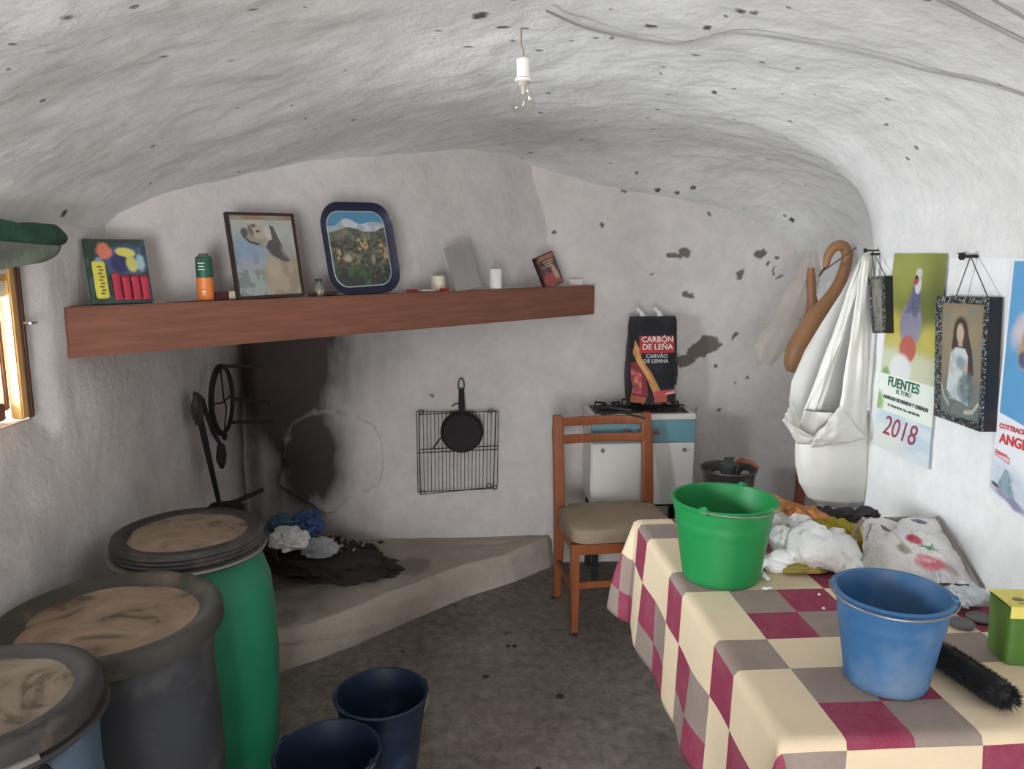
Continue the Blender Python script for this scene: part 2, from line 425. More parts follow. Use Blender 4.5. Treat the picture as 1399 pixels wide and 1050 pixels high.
soot = np.maximum(soot, crack*.5)
rust = (gs(345, 600, 10, 170, 3)*.8+gs(350, 500, 60, 110)*.35+gs(500, 700, 20, 24)*.2)*(.4+nz)
np_grid('wall_back', np.stack([X, YB+dy, Z], -1), M['wall'], {'bare': bare, 'soot': soot, 'rust': rust})['kind'] = 'structure'
# left wall with the window opening
WY0, WY1, WZ0, WZ1 = 1.45, 2.065, 1.20, 1.60
ys = np.unique(np.concatenate([np.linspace(YF, WY0, 100), np.linspace(WY0, WY1, 31), np.linspace(WY1, YB+.03, 110)]))
zs = np.unique(np.concatenate([np.linspace(-.02, WZ0, 60), np.linspace(WZ0, WZ1, 21), np.linspace(WZ1, 1.95, 20)]))
Y, Z = np.meshgrid(ys, zs)
dx = (fbm(Y*1.7, Z*1.7, 0, 81, 3)-.5)*.05+(fbm(Y*9, Z*9, 0, 83, 4)-.5)*.008
inside = (Y > WY0-.001) & (Y < WY1+.001) & (Z > WZ0-.001) & (Z < WZ1+.001)
edge = np.maximum(np.maximum(WY0-Y, Y-WY1), np.maximum(WZ0-Z, Z-WZ1))
dx = dx*sstep(0, .12, edge)-.03*(1-sstep(0, .09, edge))
yc, zc = (Y[:-1, :-1]+Y[1:, 1:])/2, (Z[:-1, :-1]+Z[1:, 1:])/2
keep = ~((yc > WY0) & (yc < WY1) & (zc > WZ0) & (zc < WZ1))
nz = fbm(Y*5, Z*5, 0, 91, 5)
soot = np.exp(-((YB-Y)/.16)**2)*sstep(1.5, 1.1, Z)*sstep(.0, .4, Z)*.5*(.4+nz)+.16*sstep(.5, .7, nz)*sstep(1.3, .9, Z)
rust = np.exp(-((YB-Y)/.07)**2)*(Z < 1.36)*.7*(.4+nz)
rust = np.maximum(rust, .3*sstep(.42, .6, nz)*np.exp(-((Z-WZ0+.03)/.035)**2)*(Y < WY1+.02)*(Y > WY0))
np_grid('wall_left', np.stack([XL+dx, Y, Z], -1), M['wall'], {'bare': rust*0, 'soot': soot, 'rust': rust}, keep=keep)['kind'] = 'structure'
# right wall
Y, Z = np.meshgrid(np.linspace(YF, YB+.04, 300), np.linspace(-.02, 1.66, 90))
dx = (fbm(Y*1.5, Z*1.5, 0, 101, 3)-.5)*.012*sstep(2.3, 2.8, Y)+(fbm(Y*9, Z*9, 0, 103, 4)-.5)*.004
o = np_grid('wall_right', np.stack([wall_x(Y)+dx, Y, Z], -1), M['wallR']); o['kind'] = 'structure'
# front wall behind the photographer with the open doorway
mb = MB()
for x0, x1, z0, z1 in ((-1.3, -.95, 0, 2.4), (.15, 1.5, 0, 2.4), (-.95, .15, 2.05, 2.4)):
    mb.box(((x0+x1)/2, YF-.1, (z0+z1)/2), (x1-x0, .2, z1-z0))
mb.build('wall_front', M['wall'], smooth=False)['kind'] = 'structure'
# floor
X, Y = np.meshgrid(np.linspace(-1.3, 2.0, 300), np.linspace(YF-.2, YB+.1, 420))
Z = (fbm(X*2, Y*2, 0, 111, 3)-.5)*.008+(fbm(X*18, Y*18, 0, 113, 3)-.5)*.003
t = NT('worn_concrete'); co = t.n('ShaderNodeTexCoord').outputs['Object']
a = t.n('ShaderNodeTexNoise', i_Vector=co, i_Scale=2.6, i_Detail=9.0, i_Roughness=.62).outputs[0]
b = t.n('ShaderNodeTexNoise', i_Vector=co, i_Scale=22.0, i_Detail=6.0, i_Roughness=.7).outputs[0]
c = t.ramp(a, [(.34, S(86, 80, 75)), (.55, S(116, 108, 100)), (.72, S(144, 134, 123))])
c = t.mix(.45, c, t.ramp(b, [(.35, S(84, 76, 69)), (.68, S(168, 156, 140))]))
v = t.n('ShaderNodeTexVoronoi', i_Vector=co, i_Scale=5.0); 
m_ = t.n('ShaderNodeMath', operation='LESS_THAN', i_0=v.outputs['Distance'], i_1=.045).outputs[0]
c = t.mix(m_, c, S(50, 42, 38))
t.l(c, t.b.inputs['Base Color']); t.b.inputs['Roughness'].default_value = .8
t.l(t.n('ShaderNodeBump', i_Strength=.35, i_Distance=.006, i_Height=b).outputs[0], t.b.inputs['Normal'])
np_grid('floor', np.stack([X, Y, Z], -1), t.m)['kind'] = 'structure'
# corner chimney breast above the mantel beam
BA, BB = Vector((-1.13, 2.19, 0)), Vector((.66, 3.835, 0))       # beam face line
bd = (BB-BA).normalized(); bn = Vector((-bd.y, bd.x, 0))          # bn points into the corner
HO = .20
U, Z = np.meshgrid(np.linspace(-.25, (BB-BA).length+.15, 260), np.linspace(1.44, 2.3, 110))
off = HO+(fbm(U*2, Z*2, 0, 121, 3)-.5)*.03+(fbm(U*10, Z*10, 0, 123, 4)-.5)*.006
off = off+.05*sstep(1.75, 2.1, Z)
P = np.stack([BA.x+bd.x*U+bn.x*off, BA.y+bd.y*U+bn.y*off, Z], -1)
np_grid('wall_corner', P, M['wall'], {'bare': U*0, 'soot': U*0, 'rust': U*0})['kind'] = 'structure'
# plastered top of the beam, a ledge running back to the breast
mb = MB(); L = (BB-BA).length
mb.grid(lambda u, v: BA+bd*(u*(L+.1)-.05)+bn*(.03+v*(HO+.02))+Vector((0, 0, 1.486+.004*mn.noise(Vector((u*20, v*4, 0))))), 90, 6)
tag(mb.build('trim_1', M['wall']), kind='structure')

# hearth: low plastered step across the corner
hp = [at_z(px, py, 0) for px, py in ((748, 773), (700, 793), (640, 812), (590, 832), (540, 853), (480, 880), (430, 899), (390, 912), (330, 938), (250, 975))]
hp = [Vector((.455, 3.88, 0))]+hp
def hpos(u):
    t = u*(len(hp)-1); i = min(int(t), len(hp)-2); return hp[i].lerp(hp[i+1], t-i)
HZ = .155
def hearth(u, v):
    p = hpos(u); c_ = Vector((XL-.02, YB+.03, 0))
    # far side runs along the back wall and then the left wall
    q = Vector((p.x+(c_.x-p.x)*max(0, (u-.5)*2)*.0, YB+.03, 0)) if u < .72 else Vector((XL-.02, YB+.03, 0)).lerp(Vector((XL-.02, p.y-.02, 0)), (u-.72)/.28)
    if u < .72: q = Vector((p.x+(XL-.02-p.x)*(u/.72)**1.6, YB+.03, 0))
    n3 = lambda s: mn.fractal(Vector((p.x*s+v*3, p.y*s, v*4)), 1, 2, 3)
    out = Vector((bn.x, bn.y, 0))*-1
    if v < .3:
        a = v/.3; r = Vector((p.x, p.y, HZ*a))+out*(.02*(1-a)+.01*n3(2.5))
        if a > .8: r += -out*(.012*(a-.8)/.2)
        return r
    a = (v-.3)/.7; r = p.lerp(q, a); r.z = HZ+.006*n3(4)+.0*a; r += -out*.012*(1-a)
    return r
mb = MB(); mb.grid(hearth, 160, 90)
ho = mb.build('hearth', M['hearth'], angle=80); tag(ho, kind='structure')
me = ho.data; co_ = np.zeros(len(me.vertices)*3); me.vertices.foreach_get('co', co_); co_ = co_.reshape(-1, 3)
ash = np.exp(-(np.hypot((co_[:, 0]+.80)/.36, (co_[:, 1]-3.50)/.36))**3)*.75*(.5+fbm(co_[:, 0]*8, co_[:, 1]*8, 0, 131, 4))
ash += .3*sstep(.6, .75, fbm(co_[:, 0]*4, co_[:, 1]*4, 0, 133, 4))*(co_[:, 2] > HZ*.9)
for nm, a in (('soot', ash), ('bare', ash*.6), ('rust', ash*0)):
    at = me.attributes.new(nm, 'FLOAT', 'POINT'); at.data.foreach_set('value', np.clip(a, 0, 1).astype(np.float32))

# ------------------------------------------------------------------ window and what it looks out on
wt = bpy.data.objects.new('window_1', None); C.objects.link(wt); wt['kind'] = 'structure'; wt.location = (XL, (WY0+WY1)/2, WZ0)
def wpart(mb, name, m, **k):
    o = mb.build(name, m, **k); o.data.transform(Matrix.Translation(-Vector(wt.location))); o.parent = wt; return o
mb = MB()
for (y0, y1, z0, z1) in ((WY1, WY1+.05, WZ0-.05, WZ1+.05), (WY0-.05, WY0, WZ0-.05, WZ1+.05), (WY0-.05, WY1+.05, WZ1, WZ1+.05), (WY0-.05, WY1+.05, WZ0-.05, WZ0)):
    mb.box((XL-.17, (y0+y1)/2, (z0+z1)/2), (.28, y1-y0, z1-z0), bev=.01)
wpart(mb, 'window_reveal', mat('sill_render', S(206, 186, 166), .9, var=.15, scale=9, bump=.5, dust=S(150, 104, 72), damt=.3))
def jamb(y, z0, z1, x=XL-.045, w_=.03, d=.032): return MB().box((x, y, (z0+z1)/2), (d, w_, z1-z0), bev=.004)
wpart(jamb(WY1-.012, WZ0+.005, WZ1, XL-.035, .016, .03), 'rebate_strip', M['wood_dark'])
wpart(jamb(WY1-.03, WZ0+.005, WZ1), 'window_jamb', M['wood_pale']); wpart(jamb(WY0+.03, WZ0+.005, WZ1), 'window_jamb', M['wood_pale'])
wpart(jamb(WY1-.045, WZ0+.03, WZ1-.02, XL-.078, .02, .03), 'sash_stile', mat('sash_wood', S(128, 84, 52), .6))
wpart(MB().box((XL-.06, (WY0+WY1)/2, WZ1-.02), (.05, WY1-WY0-.02, .04), bev=.004), 'window_head', M['wood_pale'])
wpart(MB().box((XL-.085, (WY0+WY1)/2, WZ0+.028), (.035, WY1-WY0-.1, .045), bev=.004), 'sash_rail', M['wood_dark'])
g = NT('window_glass'); g.b.inputs['Base Color'].default_value = (1, 1, 1, 1)
tr = g.n('ShaderNodeBsdfTransparent'); gl = g.n('ShaderNodeBsdfGlossy', i_Roughness=.03); fr = g.n('ShaderNodeFresnel', i_IOR=1.45)
mx = g.n('ShaderNodeMixShader', i_0=fr.outputs[0], i_1=tr.outputs[0], i_2=gl.outputs[0]); g.l(mx.outputs[0], g.t.nodes['Material Output'].inputs[0])
M['pane'] = g.m
wpart(MB().box((XL-.088, (WY0+WY1)/2, (WZ0+WZ1)/2), (.003, WY1-WY0-.12, WZ1-WZ0-.04)), 'pane', M['pane'], smooth=False)
wpart(MB().tube([(XL-.02, WY1-.014, 1.455), (XL+.005, WY1-.016, 1.455)], .004).tube([(XL+.004, WY1-.03, 1.455), (XL+.004, WY1+.0, 1.455)], .003), 'window_catch', M['steel'])
mb = MB(); mb.grid(lambda u, v: Vector((-3.4+.25*mn.fractal(Vector((u*9, v*5, 1)), 1, 2, 4), 1.+u*6, v*3.2-.2)), 60, 40)
b_ = mb.build('rock_bank', mat('earth_bank', S(206, 186, 150), .95, var=.25, scale=3, bump=.6, bscale=12)); b_['kind'] = 'structure'
mb = MB(); mb.grid(lambda u, v: Vector((-5+u*3.7, -3+v*10, -.02)), 10, 10)
b_ = mb.build('ground', mat('outside_ground', S(190, 170, 140), .95, var=.2, scale=2)); b_['kind'] = 'structure'

# rolled green curtain over the window
cu = thing('curtain', 'dark green cloth gathered and draped over the top of the small window', 'curtain', (XL+.05, 1.7, 1.62))
def roll(u, v):
    a = v*2*PI; y = 1.30+u*.80; s_ = .028+.010*mn.noise(Vector((u*9, math.cos(a)*1.2, math.sin(a)*1.2)))
    s_ *= .35+.65*min(1, (1-u)*14)
    zc_ = 1.688-.018*u+.01*mn.noise(Vector((u*5, 3, 0)))
    return Vector((XL+.075+s_*1.1*math.cos(a), y, zc_+s_*math.sin(a)))-cu.location
mb = MB(); mb.grid(lambda u, v: roll(u, v), 70, 24)
mb.build('heading', mat('green_cloth', S(48, 84, 66), .9, var=.35, scale=12, bump=.4), cu)
def sag(u, v):
    y = 1.30+u*.73; drop = .035+.15*(1-u)**1.3
    return Vector((XL+.10+.02*math.sin(u*14+v*2)*v-.03*v, y, 1.672-.02*u-drop*v))-cu.location
mb = MB(); mb.grid(sag, 50, 12)
o = mb.build('swag', mat('grey_green_cloth', S(120, 128, 112), .95, var=.25, scale=14, bump=.4), cu); tag(o, 'grey green sagging cloth under the dark roll')
o.modifiers.new('s', 'SOLIDIFY').thickness = .003

# ================================================================== MANTEL
mb = MB(); cb = (BA+BB)/2+bn*.05; cb.z = 1.413
L = (BB-BA).length
rotb = Matrix.Rotation(math.atan2(bd.y, bd.x), 3, 'Z')
mb.box((.012, 0, 0), (L-.02, .10, .145), bev=.004)
o = mb.build('mantel_beam', M['wood_beam'], angle=30); o.location = cb; o.rotation_euler = (0, 0, math.atan2(bd.y, bd.x))
tag(o, 'long brown wooden mantel beam across the fireplace corner', 'beam')

ZT = 1.487
def mpoint(px, depth=.05, z=ZT):
    """point on the mantel ledge under photo column px, depth behind the face"""
    p0 = BA+bn*depth; q = at_p(px, 400, p0, bn); return Vector((q.x, q.y, z))
MR = math.atan2(bd.y, bd.x)
def leaning(name, label, cat, px, h, tilt, depth, group=None, roll_=0, rz=0):
    p = mpoint(px, depth)
    e = thing(name, label, cat, p, group=group)
    e.matrix_basis = Matrix.Translation(p) @ Matrix.Rotation(MR+rz, 4, 'Z') @ Matrix.Rotation(-tilt, 4, 'X') @ Matrix.Rotation(roll_, 4, 'Y')
    return e
M['dkgreen'] = mat('dark_green_plastic', S(28, 66, 46), .5)
# --- green card
e = leaning('blister_card', 'green backing card with yellow oval strip and red tubes, leftmost on the mantel', 'card', 168, .2, R(12), .03)
MB().box((0, .004, .097), (.172, .008, .194), bev=.002).build('backing', M['dkgreen'], e)
cv = Canvas(120, 120, (34, 62, 50)); cv.mottle((60, 90, 100), .6, 6, 6)
cv.ell(.62, .68, .34, .22, (60, 92, 160), .3, 0, .8, .6).ell(.55, .62, .17, .14, (38, 36, 96), .3, wob=.5).ell(.30, .82, .12, .13, (228, 108, 72), .2, wob=.5)
cv.ell(.66, .80, .16, .07, (222, 208, 60), .2, -10, wob=.4).ell(.74, .62, .09, .12, (206, 200, 80), .3, wob=.6).ell(.88, .66, .06, .14, (150, 190, 190), .3, wob=.8).ell(.2, .64, .06, .08, (130, 150, 190), .3)
cv.rect(.38, .08, .95, .45, (110, 22, 44))
cv.sheet('printed_face', [(-.086, -.0015, .192), (.086, -.0015, .192), (.086, -.0015, .002), (-.086, -.0015, .002)], M['gloss'], e)
mb = MB()
mb.box((0, 0, 0), (.036, .008, .11), bev=.0039); o = mb.build('oval_label', mat('yellow_print', S(214, 204, 86), .5), e); o.location = (-.055, -.005, .072)
mb = MB()
for q in range(9): mb.box((-.055+(.004 if q % 2 else 0), -.0095, .031+q*.0098), (.012, .0012, .005))
o = mb.build('lettering', mat('olive_ink', S(120, 108, 40), .6), e); o['kind'] = 'stuff'
for q in range(4):
    x = -.012+q*.0265; h = .085 if q < 1 else .075
    MB().lathe([(0, 0), (.012, .001), (.013, .004), (.012, .008)]+[(.0125 if k % 2 else .0105, .01+k*.0045) for k in range(int((h-.02)/.0045))]+[(.012, h-.006), (0, h)], (x, -.006, .01), 14, sy=.45).build('red_tube', mat('red_tube', S(176, 48, 70), .35), e)
# --- can
p = mpoint(281, .06); e = thing('fuel_can', 'small can with green upper half and orange lower half on the mantel', 'can', p)
r = .026
MB().lathe([(0, 0), (r-.002, 0), (r, .003), (r, .072)], n=28).build('orange_body', mat('orange_can', S(226, 128, 58), .4), e)
MB().lathe([(r, .0722), (r, .132), (r-.003, .138)], n=28).build('green_body', mat('green_can', S(24, 92, 70), .4), e)
MB().lathe([(r+.0006, .127), (r+.0016, .1285), (r+.0006, .130)], n=28).lathe([(r-.003, .138), (.016, .143), (.014, .149), (0, .149)], n=28).build('cap_dome', M['zinc'], e)
mb = MB()
for q in range(3): mb.box((.0, -r-.0006, .118-q*.010), (.022-.004*(q % 2), .0012, .0028))
mb.box((.004, -r-.0006, .028), (.012, .0012, .005)); mb.box((.004, -r-.0006, .019), (.009, .0012, .003)); mb.build('lettering', M['white'], e)['kind'] = 'stuff'
# --- matchboxes
for px, l_, m_, nm in ((301, 'dark maroon matchbox lying beside the green and orange can', mat('maroon_card', S(66, 26, 32), .7), 'matchbox'), (319, 'small cream box against the foot of the dog picture', mat('cream_card', S(196, 186, 160), .8), 'small_box')):
    o = MB().box((0, 0, .0), (.047, .03, .026), bev=.0015).build(nm, m_); p = mpoint(px, .05); o.location = p+Vector((0, 0, .0132)); o.rotation_euler = (0, 0, MR+.05)
    tag(o, l_, 'box')
# --- dog picture in a thin frame
e = leaning('picture_frame', 'thin dark framed picture of a dog head leaning on the mantel', 'picture', 371, .4, R(9), .025, roll_=R(-1))
W_, H_ = .250, .288
mb = MB()
for c_, d_ in (((-W_/2+.005, 0, H_/2), (.012, .016, H_)), ((W_/2-.004, 0, H_/2), (.009, .016, H_)), ((0, 0, H_-.004), (W_, .016, .009)), ((0, 0, .005), (W_, .016, .010))):
    MB().box(c_, d_, bev=.002).build('frame_rail', mat('frame_brown', S(52, 32, 26), .5), e)
MB().box((0, .005, H_/2), (W_-.01, .003, H_-.01)).build('backing', M['wood_dark'], e)
cv = Canvas(150, 170, (168, 172, 160)); m0 = 1-sstep(.3, .62, cv.v)
cv.rect(0, .935, 1, 1, (146, 112, 84)).rect(0, .93, 1, .938, (205, 180, 150))
cv.mottle((150, 158, 148), .5, 6, 7).ell(.2, .55, .33, .2, (122, 150, 176), .5, 0, .9, .6).ell(.24, .37, .25, .10, (150, 152, 166), .5, 0, .8, .5).ell(.1, .15, .5, .17, (140, 156, 152), .5, 0, .8, .6)
cv.mottle((92, 108, 106), .6, 12, 14, .5, .6, 5, m0*(1-sstep(.4, .5, cv.u)))
cv.ell(.74, .2, .3, .34, (146, 128, 104), .3, 10, .95, .5).ell(.62, .36, .12, .13, (176, 160, 134), .4, 0, .8, .5).mottle((178, 158, 126), .6, 8, 8, .5, .6, 8, m0*sstep(.4, .55, cv.u))
cv.ell(.38, .74, .20, .12, (150, 138, 124), .25, -12, 1, .4).ell(.46, .79, .14, .09, (178, 160, 142), .3, 0, .9, .4).ell(.22, .79, .055, .06, (66, 60, 58), .3, 0, .9, .4).ell(.32, .81, .03, .07, (88, 78, 72), .4, 20, .8, .5).line([(.2, .74), (.28, .67), (.42, .64)], .014, (66, 58, 54))
cv.ell(.60, .77, .07, .10, (192, 182, 168), .4, 20, .9, .5).ell(.43, .80, .03, .016, (50, 40, 36), .4).ell(.37, .87, .04, .02, (96, 84, 76), .4)
cv.poly([(.62, .88), (.68, .86), (.76, .68), (.84, .52), (.88, .42), (.78, .42), (.62, .50), (.52, .60), (.57, .68), (.64, .70)], (86, 76, 72)).ell(.66, .56, .12, .08, (74, 66, 64), .4, -40, .8, .6).ell(.86, .58, .08, .09, (158, 150, 144), .5, 0, .8, .6)
cv.sheet('photograph', [(-W_/2+.008, -.001, H_-.007), (W_/2-.008, -.001, H_-.007), (W_/2-.008, -.001, .008), (-W_/2+.008, -.001, .008)], M['gloss'], e)
# --- small glass bottle and scraps
e = thing('glass_bottle', 'tiny clear glass bottle with dark cap between dog picture and blue tray', 'bottle', mpoint(436, .05))
M['glass'] = mat('clear_glass', S(226, 228, 214), .08, trans=.85, var=.02)
MB().lathe([(0, .001), (.019, .001), (.021, .005), (.0205, .026), (.012, .042), (.009, .046), (.009, .052)], n=24).build('body', M['glass'], e)
MB().lathe([(.0105, .050), (.0108, .060), (0, .061)], n=20).build('cap', M['dkgreen'], e)
MB().box((0, 0, .016), (.026, .026, .018), bev=.005).build('contents', mat('cream_paste', S(190, 180, 150), .8), e)
for px, s_, l_ in ((427, .016, 'brown wood scrap at the left foot of the tiny glass bottle'), (451, .024, 'dark brown curled scrap between the tiny bottle and the blue tray')):
    o = MB().blob((0, 0, .006), (s_*1.3, .012, .007), .3, 2, px, 3, .2, flat_bottom=-.006).build('wood_scrap', M['wood_dark']); o.location = mpoint(px, .035); o.rotation_euler = (0, 0, MR)
    tag(o, l_, 'scrap')
# --- blue tray
e = leaning('serving_tray', 'dark blue rounded tray printed with a snowy mountain and castle town', 'tray', 503, .42, R(10), .02, roll_=R(-2.0))
W_, H_ = .322, .345
def rr(w_, h_, r_, n=8):
    pts = []
    for cx_, cz_, a0 in ((w_/2-r_, h_/2-r_, 0), (-w_/2+r_, h_/2-r_, 90), (-w_/2+r_, -h_/2+r_, 180), (w_/2-r_, -h_/2+r_, 270)):
        for k in range(n+1): a = R(a0+90*k/n); pts.append((cx_+r_*math.cos(a), cz_+r_*math.sin(a)))
    return pts
def rr_loft(levels, cap=True):
    mb = MB(); vs = []; n = None
    for (w_, h_, r_, y) in levels:
        pts = rr(w_, h_, r_); n = len(pts); vs += [(x, y, z+H_/2) for x, z in pts]
    fs = [(i*n+k, i*n+(k+1) % n, (i+1)*n+(k+1) % n, (i+1)*n+k) for i in range(len(levels)-1) for k in range(n)]
    if cap: fs.append(tuple((len(levels)-1)*n+k for k in range(n)))
    return mb.add(vs, fs)
rr_loft([(W_-.02, H_-.02, .075, .012), (W_, H_, .085, -.008), (W_-.004, H_-.004, .083, -.012), (W_-.012, H_-.012, .08, -.008), (W_-.062, H_-.062, .055, .006), (W_-.064, H_-.064, .055, .008)]).build('rim', mat('navy_tray', S(30, 32, 58), .35, var=.1), e, angle=25)
rr_loft([(W_-.060, H_-.060, .058, .0052), (W_-.064, H_-.064, .057, .004), (W_-.070, H_-.070, .053, .0052)], cap=False).build('silver_line', mat('silver_line', S(190, 196, 206), .3, metal=.3), e)
cv = Canvas(170, 190, (70, 62, 50))
sky_ = sstep(.80, .86, cv.v+.0*cv.u)
cv.put(sstep(.82, .83, cv.v), (52, 140, 178))
mz = .80+.10*np.exp(-((cv.u-.34)/.16)**2)+.06*np.exp(-((cv.u-.82)/.2)**2)+.02*fbm(cv.u*12, cv.v*0, 0, 7, 3)
cv.put(sstep(mz+.006, mz-.006, cv.v), (196, 200, 204)).mottle((140, 158, 176), .7, 9, 9, .48, .6, 11, sstep(mz+.006, mz-.006, cv.v))
hz = .73+.05*fbm(cv.u*5, 0*cv.v, 0, 13, 3)-.02*np.cos(cv.u*9)
hm = sstep(hz+.01, hz-.01, cv.v); cv.put(hm, (96, 100, 78)).mottle((140, 128, 92), .7, 10, 12, .45, .6, 15, hm).mottle((60, 70, 56), .7, 16, 18, .5, .6, 17, hm)
for (x, z, a_, b_) in ((.50, .56, .035, .08), (.56, .54, .09, .04), (.62, .58, .03, .06), (.12, .44, .035, .08), (.89, .50, .035, .12), (.95, .42, .03, .09), (.2, .36, .04, .03)):
    cv.rect(x-a_, z-b_, x+a_, z+b_, (196, 164, 104), .85, .012)
cv.mottle((60, 46, 40), .8, 22, 26, .47, .56, 19, sstep(.66, .58, cv.v)*sstep(.2, .3, cv.v))
cv.ell(.27, .38, .06, .05, (186, 168, 150), .5, 0, .9, .8).ell(.72, .36, .03, .07, (168, 148, 140), .5, 0, .9, .8).ell(.45, .40, .05, .04, (120, 120, 122), .5, 0, .8, .8)
lm = sstep(.30, .22, cv.v); cv.put(lm, (34, 40, 34), .9).mottle((64, 100, 62), .8, 12, 10, .5, .62, 21, lm*(1-sstep(.6, .75, cv.u))).mottle((130, 130, 120), .6, 30, 30, .62, .7, 23, lm*sstep(.5, .7, cv.u))
# keep corners inside the rounded frame
cv.c = cv.c; hw, hh = (W_-.068)/2, (H_-.068)/2
def corner(u, v):
    x = (u-.5)*2*hw; z = (v-.5)*2*hh; r_ = .055
    ax, az = np.abs(x)-(hw-r_), np.abs(z)-(hh-r_); d_ = np.hypot(np.maximum(ax, 0), np.maximum(az, 0)); k = np.where(d_ > r_, r_/np.maximum(d_, 1e-6), 1)
    nx_ = np.sign(x)*(np.where(ax > 0, hw-r_+ax*k, np.abs(x))); nz_ = np.sign(z)*(np.where(az > 0, hh-r_+az*k, np.abs(z)))
    return np.stack([nx_-x, 0*x, nz_-z], -1)
cv.sheet('printed_picture', [(-hw, .0045, H_/2+hh), (hw, .0045, H_/2+hh), (hw, .0045, H_/2-hh), (-hw, .0045, H_/2-hh)], M['gloss'], e, bulge=corner)
# --- right half of the mantel
M['red'] = mat('red_plastic', S(168, 30, 32), .4)
def lighter(px, label, L_):
    e = thing('lighter', label, 'lighter', mpoint(px, .03), MR+.1)
    MB().box((0, 0, .006), (L_, .018, .011), bev=.004).build('body', M['red'], e)
    MB().box((L_/2+.007, 0, .006), (.014, .016, .010), bev=.002).build('metal_hood', M['steel'], e)
lighter(563, 'red lighter lying on the mantel just right of the blue tray', .06); lighter(607, 'red lighter lying at the foot of the leaning grey tile', .05)
M['wax'] = mat('candle_wax', S(222, 212, 190), .5, sub=.2)
e = thing('candle', 'short cream candle stub behind the left edge of the grey tile', 'candle', mpoint(599, .10))
MB().lathe([(0, 0), (.030, 0), (.031, .004), (.030, .058), (.026, .062), (.02, .058), (0, .057)], n=28, wob=.02).build('wax', M['wax'], e); MB().tube([(0, 0, .056), (.001, .002, .068)], .0012).build('wick', M['black'], e)
e = thing('candle', 'white candle between the grey tile and the matches packet', 'candle', mpoint(677, .05))
MB().lathe([(0, 0), (.028, 0), (.029, .004), (.0285, .082), (.025, .087), (.02, .083), (0, .082)], n=28, wob=.02).build('wax', mat('white_wax', S(236, 232, 226), .5, sub=.2), e); MB().tube([(0, 0, .08), (.001, .002, .093)], .0012).build('wick', M['black'], e)
o = MB().blob((0, 0, 0), (.045, .03, .004), .2, 2, 5, 3).build('paper_scrap', M['white']); o.location = mpoint(583, .04, ZT+.004); o.rotation_euler = (0, 0, MR); tag(o, 'small pale paper scrap lying between the two red lighters', 'paper')
e = leaning('stone_tile', 'plain grey rectangular tile leaning back on the mantel', 'tile', 641, .24, R(14), .02, roll_=R(-8))
MB().box((0, 0, .098), (.150, .012, .194), bev=.002).build('slab', mat('grey_tile', S(150, 147, 142), .8, var=.1, scale=10, bump=.3), e)
e = leaning('matches_packet', 'dark red and orange printed packet leaning at the right end of the mantel', 'packet', 757, .2, R(16), .02, roll_=R(-15))
MB().box((0, .0, .08), (.145, .022, .16), bev=.003).build('carton', mat('maroon_packet', S(60, 26, 30), .5), e)
cv = Canvas(90, 120, (70, 34, 36)); cv.rect(.15, .86, .95, .98, (190, 104, 66)).mottle((150, 80, 60), .7, 8, 8).rect(.3, .52, .95, .78, (70, 62, 72)).rect(.1, .6, .7, .68, (120, 96, 100)).ell(.35, .25, .28, .22, (176, 48, 56), .3, 0, 1, .5).ell(.75, .35, .12, .28, (200, 160, 120), .3, 15, 1, .4).ell(.6, .12, .3, .08, (150, 70, 50), .4)
cv.sheet('printed_face', [(-.070, -.0118, .157), (.070, -.0118, .157), (.070, -.0118, .003), (-.070, -.0118, .003)], M['gloss'], e)
mb = MB()
for q in range(3): mb.box((.01, -.0126, .125-q*.012), (.08-.015*q, .001, .005))
mb.build('lettering', mat('pale_ink', S(206, 160, 120), .5), e)['kind'] = 'stuff'
o = MB().box((0, 0, 0), (.075, .03, .03), bev=.003).build('small_box', M['white']); o.location = mpoint(787, .06, ZT+.0155); o.rotation_euler = (0, 0, MR); tag(o, 'small white box at the far right end of the mantel', 'box')

# ================================================================== FIREPLACE CORNER
# iron trivet hanging on the left wall, legs pointing out
TY, TZ = at_x(307, 546, XL+.06).y, at_x(307, 546, XL+.06).z
e = thing('iron_trivet', 'black iron ring trivet hung on the wall beside the fireplace, legs outward', 'trivet', (XL+.03, TY, TZ))
rad = .148
def ringp(n, r_, x=0.): return [Vector((x, r_*math.cos(2*PI*k/n), r_*math.sin(2*PI*k/n))) for k in range(n)]
MB().tube(ringp(36, rad, .02), .009, 8, True, flat=1.6).build('ring', M['iron'], e)
MB().tube([(.02, 0, rad), (.02, .02, 0), (.02, .05, -.04), (.02, .0, -rad)], .004).tube([(.02, -rad, .01), (.025, -.02, -.01), (.02, rad, .0)], .004).build('cross_wires', M['iron'], e)
for a_, lx, dz in ((90, .20, -.0), (-10, .19, -.02), (-55, .21, .0)):
    y_, z_ = rad*math.cos(R(a_)), rad*math.sin(R(a_))
    MB().tube([(.02, y_, z_), (.05, y_, z_+.002), (lx, y_+.01, z_+dz)], .0085, 8).build('leg', M['iron'], e)
MB().blob((.02, 0, -rad-.015), (.012, .014, .022), .2, 2, 3, 2).build('foot_hook', M['iron'], e)
